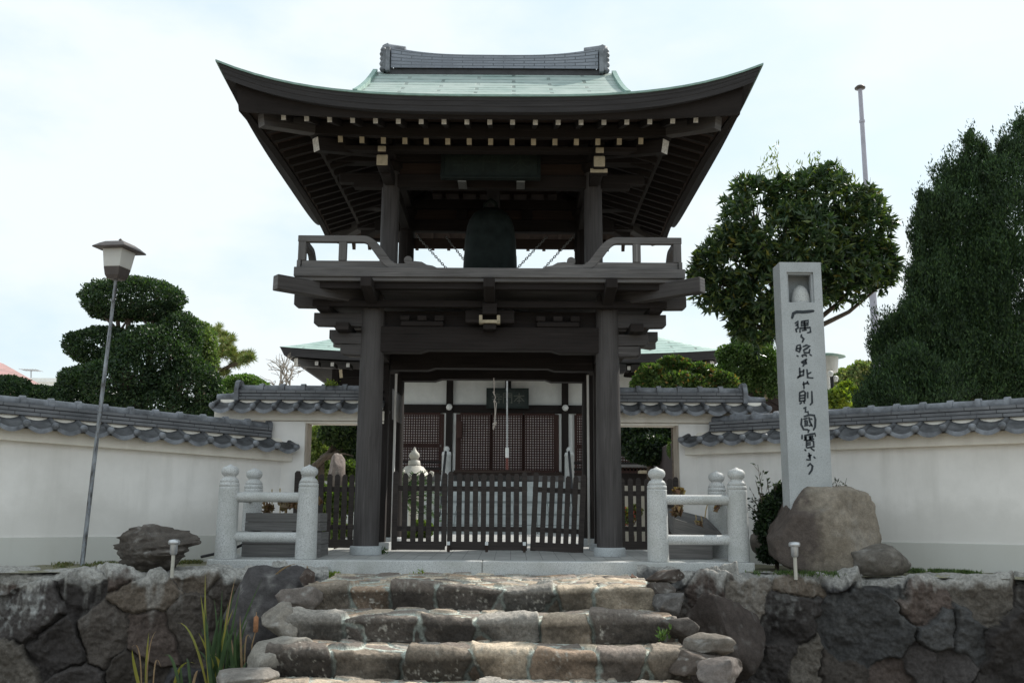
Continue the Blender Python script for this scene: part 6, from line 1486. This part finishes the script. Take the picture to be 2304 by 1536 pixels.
# withered plants in the planters
DRY = [(.17, .095, .06), (.22, .135, .085), (.12, .07, .05), (.27, .20, .13)]
def withered(label, stems, blobs, D, seed):
    g = np.random.default_rng(seed); root = empty('withered_plant', W(stems[0][0], stems[0][1], D), label, 'plant'); mb = MB(); P = []
    M_ST = mat_simple('straw_stem', (.36, .28, .15), .9, .2, 20)
    for a in stems: MB().tube([W(a[0], a[1], D), W((a[0]+a[2])/2+g.normal()*2, (a[1]+a[3])/2, D), W(a[2], a[3], D)], .008, 5).build('stem', M_ST, root)
    for px, py, r_, n_ in blobs:
        s = 1/ppm(D, .6); P.append(W(px, py, D)+g.normal(size=(n_, 3))*r_*s*.5)
    P = np.concatenate(P)
    V, Q = leaves(P, None, .10, .075, g, .4, None, 1, .45); mesh_np('dry_leaves', V, Q, M_LEAF, root, col=leafcol(len(P), DRY, g), smooth=False)
withered('crumpled brown dead leaves in the planter behind the left railing', [(612, 1155, 612, 1100), (630, 1155, 630, 1098), (606, 1155, 600, 1138), (640, 1155, 655, 1132)], [(605, 1142, 9, 16), (600, 1150, 8, 10), (648, 1137, 10, 16), (662, 1132, 8, 12), (632, 1128, 6, 6), (720, 1128, 4, 4)], 12.85, 391)
withered('crumpled brown dead leaves on a stalk in the tilted trough', [(1518, 1160, 1520, 1110), (1586, 1165, 1592, 1132), (1580, 1178, 1577, 1160), (1565, 1172, 1565, 1158)], [(1523, 1107, 10, 18), (1532, 1105, 8, 12), (1528, 1145, 9, 18), (1520, 1152, 8, 12), (1574, 1178, 5, 6), (1613, 1139, 6, 6)], 12.78, 392)

# reeds by the steps -----------------------------------------------------
def blade(mb, pts, w_, mi=0):
    pts = [Vector(p) for p in pts]; n = len(pts); sd = Vector((1, .25, 0)).normalized(); V = []
    for i, p in enumerate(pts):
        f = i/(n-1); k = w_*(.75+.4*math.sin(f*2.2))*(1-f**3*.96); V += [p-sd*k/2, p+Vector((0, -k*.25, 0)), p+sd*k/2]
    fs = [(i*3+a, i*3+a+1, i*3+a+4, i*3+a+3) for i in range(n-1) for a in (0, 1)]; mb.add(V, fs, None, mi, True)
def curve(p0, p1, bend, n=9):
    p0, p1, b_ = Vector(p0), Vector(p1), Vector(bend); return [p0*(1-t)**2+b_*2*t*(1-t)+p1*t*t for t in np.linspace(0, 1, n)]
M_REED = mat_leaf('green_reed', .35, .45); 
def mat_reed(name, c, c2):
    mt, t, b = newmat(name); n_ = noise(t, 9, 3, .6); cc = ramp(t, n_, [(.3, c), (.7, c2)]); t.links.new(cc, b.inputs['Base Color']); b.inputs['Roughness'].default_value = .5
    tr = t.nodes.new('ShaderNodeBsdfTranslucent'); t.links.new(cc, tr.inputs['Color']); ms = t.nodes.new('ShaderNodeMixShader'); ms.inputs[0].default_value = .4
    t.links.new(b.outputs[0], ms.inputs[1]); t.links.new(tr.outputs[0], ms.inputs[2]); t.links.new(ms.outputs[0], t.nodes['Material Output'].inputs['Surface']); return mt
M_RG = mat_reed('reed_green', (.035, .075, .03), (.075, .13, .04)); M_RY = mat_reed('reed_yellow', (.34, .29, .05), (.22, .25, .05)); M_RT = mat_reed('reed_tan', (.42, .31, .18), (.28, .17, .09)); M_CAT = mat_simple('brown_cattail', (.27, .13, .065), .9, .25, 40)
g = np.random.default_rng(395)
DR = 8.9
def reed(label, base_px, blades, head=None, name='reed'):
    """blades: (dx base, tip px, tip py, bend px, bend py, mat, width)"""
    b = W(base_px, 1700, DR); zb0 = -1.12; root = empty(name, (b[0], DR, zb0), label, 'reed', 'reeds beside the steps')
    for dx, tx, ty, bx1, by1, mt_, w_ in blades:
        Dd_ = DR+g.uniform(-.18, .18); p0 = Vector((W(base_px+dx, 1600, Dd_)[0], Dd_, zb0)); p1 = W(tx, ty, Dd_+g.uniform(-.1, .1)); pb = W(bx1, by1, Dd_)
        mb = MB(); blade(mb, curve(p0, p1, pb), w_); mb.build('blade', mt_, root)
    if head:
        (hx, hy0, hy1) = head; D1 = DR-.1; MB().tube([(W(hx-12, 1600, D1)[0], D1, zb0), W(hx-8, 1450, D1), W(hx, hy1, D1), W(hx+2, hy0-8, D1)], [.006, .006, .005, .003], 6).build('stalk', M_RT, root)
        MB().tube([W(hx, hy1+2, D1), W(hx, hy1, D1), W(hx+1.5, hy0+4, D1), W(hx+2, hy0, D1)], [.006, .022, .022, .006], 10).build('cattail_head', M_CAT, root)
GR = []
for k in range(20):
    tx = g.uniform(440, 535); ty = g.uniform(1320, 1480); GR.append((g.uniform(-22, 22), tx, ty, 482+g.uniform(-22, 22), 1480, M_RG if k % 5 else M_RY, g.uniform(.024, .038)))
reed('tall green reed clump in front of the left retaining wall', 482, GR+[(-4, 462, 1290, 458, 1440, M_RY, .022), (2, 468, 1395, 462, 1470, M_RG, .03), (8, 500, 1325, 494, 1450, M_RG, .024), (14, 540, 1320, 515, 1440, M_RG, .024), (10, 513, 1355, 500, 1460, M_RY, .018), (-10, 398, 1400, 438, 1392, M_RY, .022), (16, 530, 1296, 498, 1420, M_RT, .016), (4, 590, 1300, 525, 1440, M_RG, .02)])
GR2 = [(g.uniform(-16, 16), g.uniform(505, 560), g.uniform(1380, 1500), 520+g.uniform(-10, 14), 1500, M_RG, .030) for k in range(14)]
reed('reed with a brown cattail head beside the step edge', 545, GR2+[(2, 540, 1384, 542, 1460, M_RT, .02), (-14, 519, 1427, 528, 1480, M_RT, .02), (-26, 484, 1467, 498, 1500, M_RT, .026), (6, 566, 1440, 545, 1380, M_RT, .014)], (575, 1384, 1420))
reed('yellowing reed leaves with broken tips, lowest left of the clump', 325, [(0, 297, 1460, 300, 1500, M_RY, .030), (4, 335, 1422, 326, 1500, M_RY, .024), (2, 350, 1420, 330, 1440, M_RT, .010), (18, 362, 1500, 345, 1440, M_RT, .012), (-8, 296, 1456, 320, 1420, M_RT, .012)])
reed('reed with arched yellow leaf tips in the middle of the clump', 400, [(-14, 440, 1492, 395, 1470, M_RY, .026), (10, 370, 1475, 390, 1450, M_RG, .028), (14, 408, 1500, 404, 1500, M_RG, .022), (24, 446, 1508, 440, 1500, M_RT, .024), (30, 420, 1480, 425, 1480, M_RG, .026)])
mb = MB(); blade(mb, curve(W(612, 1300, 10.6), W(692, 1272, 10.5), W(655, 1255, 10.55)), .03); mb.add([W(692, 1272, 10.5), W(694, 1280, 10.5), W(689, 1274, 10.5)], [(0, 1, 2)])
tag(mb.build('reed_leaf', M_RT), 'single dry curled leaf lying over the huge dark boulder', 'leaf')
# fern on the steps, weeds and grass
stemplant('fern', 'small green fern growing in a step joint at the right', 'fern', [(1493, 1440, 1478, 1412), (1493, 1440, 1510, 1408), (1493, 1440, 1495, 1418), (1493, 1440, 1484, 1428)], 9.15, 397, [(.09, .16, .04), (.13, .20, .05)], .05, .02, 14, .018, .004)
g = np.random.default_rng(398)
def grassband(label, segs, pal, seed, L=.07):
    g = np.random.default_rng(seed); P = []
    for (xa, xb, ya, yb, D0, D1, n_) in segs:
        f = g.random(n_); w_ = fbm(np.c_[f*9, f*0, f*0+seed], seed) > .45; f = f[w_]; Dm = D0+(D1-D0)*f; px = xa+(xb-xa)*f; X = np.array([XP(p, d, 1275) for p, d in zip(px, Dm)]); P.append(np.c_[X+g.normal(size=len(f))*.03, Dm+g.normal(size=len(f))*.08, np.full(len(f), -.10)+g.random(len(f))*.04])
    P = np.concatenate(P); d = g.normal(size=(len(P), 3))*.5+np.array([0, 0, .8]); V, Q = leaves(P, None, L, .011, g, 0, d, .2, .1)
    tag(mesh_np('grass', V, Q, M_LEAF, None, col=leafcol(len(P), pal, g), smooth=False), label, 'grass', None, 'stuff')
grassband('thin mossy grass along the foot of the left plaster wall', [(60, 470, 0, 0, 12.1, 13.2, 2600), (90, 330, 0, 0, 11.7, 12.3, 900)], [(.15, .16, .06), (.20, .18, .08), (.10, .13, .05)], 399, .05)
grassband('green weeds along the foot of the right plaster wall', [(1990, 2200, 0, 0, 12.3, 11.7, 2400), (1700, 1900, 0, 0, 11.5, 11.3, 1200)], [(.09, .14, .05), (.13, .18, .06), (.06, .10, .04)], 400, .06)
g = np.random.default_rng(402)
for k, (px, py, D_, lab) in enumerate(((855, 1240, 13.3, 'small green weed at the foot of the left front pillar'), (745, 862, 14.6, 'bright yellow-green weed sprouting on the left tile ridge'), (752, 1293, 12.0, 'moss tuft under the left part of the granite kerb'), (945, 1294, 12.0, 'moss tuft in the gap under the middle of the granite kerb'))):
    if lab is None: continue
    P = W(px, py, D_)+g.normal(size=(110, 3))*np.array([.05, .035, .025]); d = g.normal(size=(110, 3))*.6+np.array([0, 0, .8]); V, Q = leaves(P, None, .055, .018, g, 0, d, .2, .2)
    tag(mesh_np('weed', V, Q, M_LEAF, None, col=leafcol(110, [(.28, .34, .05), (.18, .25, .05)] if k else [(.05, .09, .03), (.08, .13, .04)], g), smooth=False), lab, 'weed')
g = np.random.default_rng(403); P = W(1418, 1300, 11.4)+g.normal(size=(5, 3))*np.array([.04, .03, .008]); V, Q = leaves(P, None, .10, .05, g, 0, None, 1, .5)
tag(mesh_np('dry_leaf', V, Q, M_LEAF, None, col=leafcol(5, [(.16, .075, .055)], g), smooth=False), 'curled brown dead leaf on the top landing near the kerb', 'leaf')
MB_ = MB(); MB_.tube([W(452, 1252, 12.6), W(480, 1246, 12.6), W(520, 1236, 12.9), W(552, 1222, 13.0)], .018, 6)
tag(MB_.build('hose', M_BLACK), 'black hose lying from the layered rock to the left planter', 'hose')
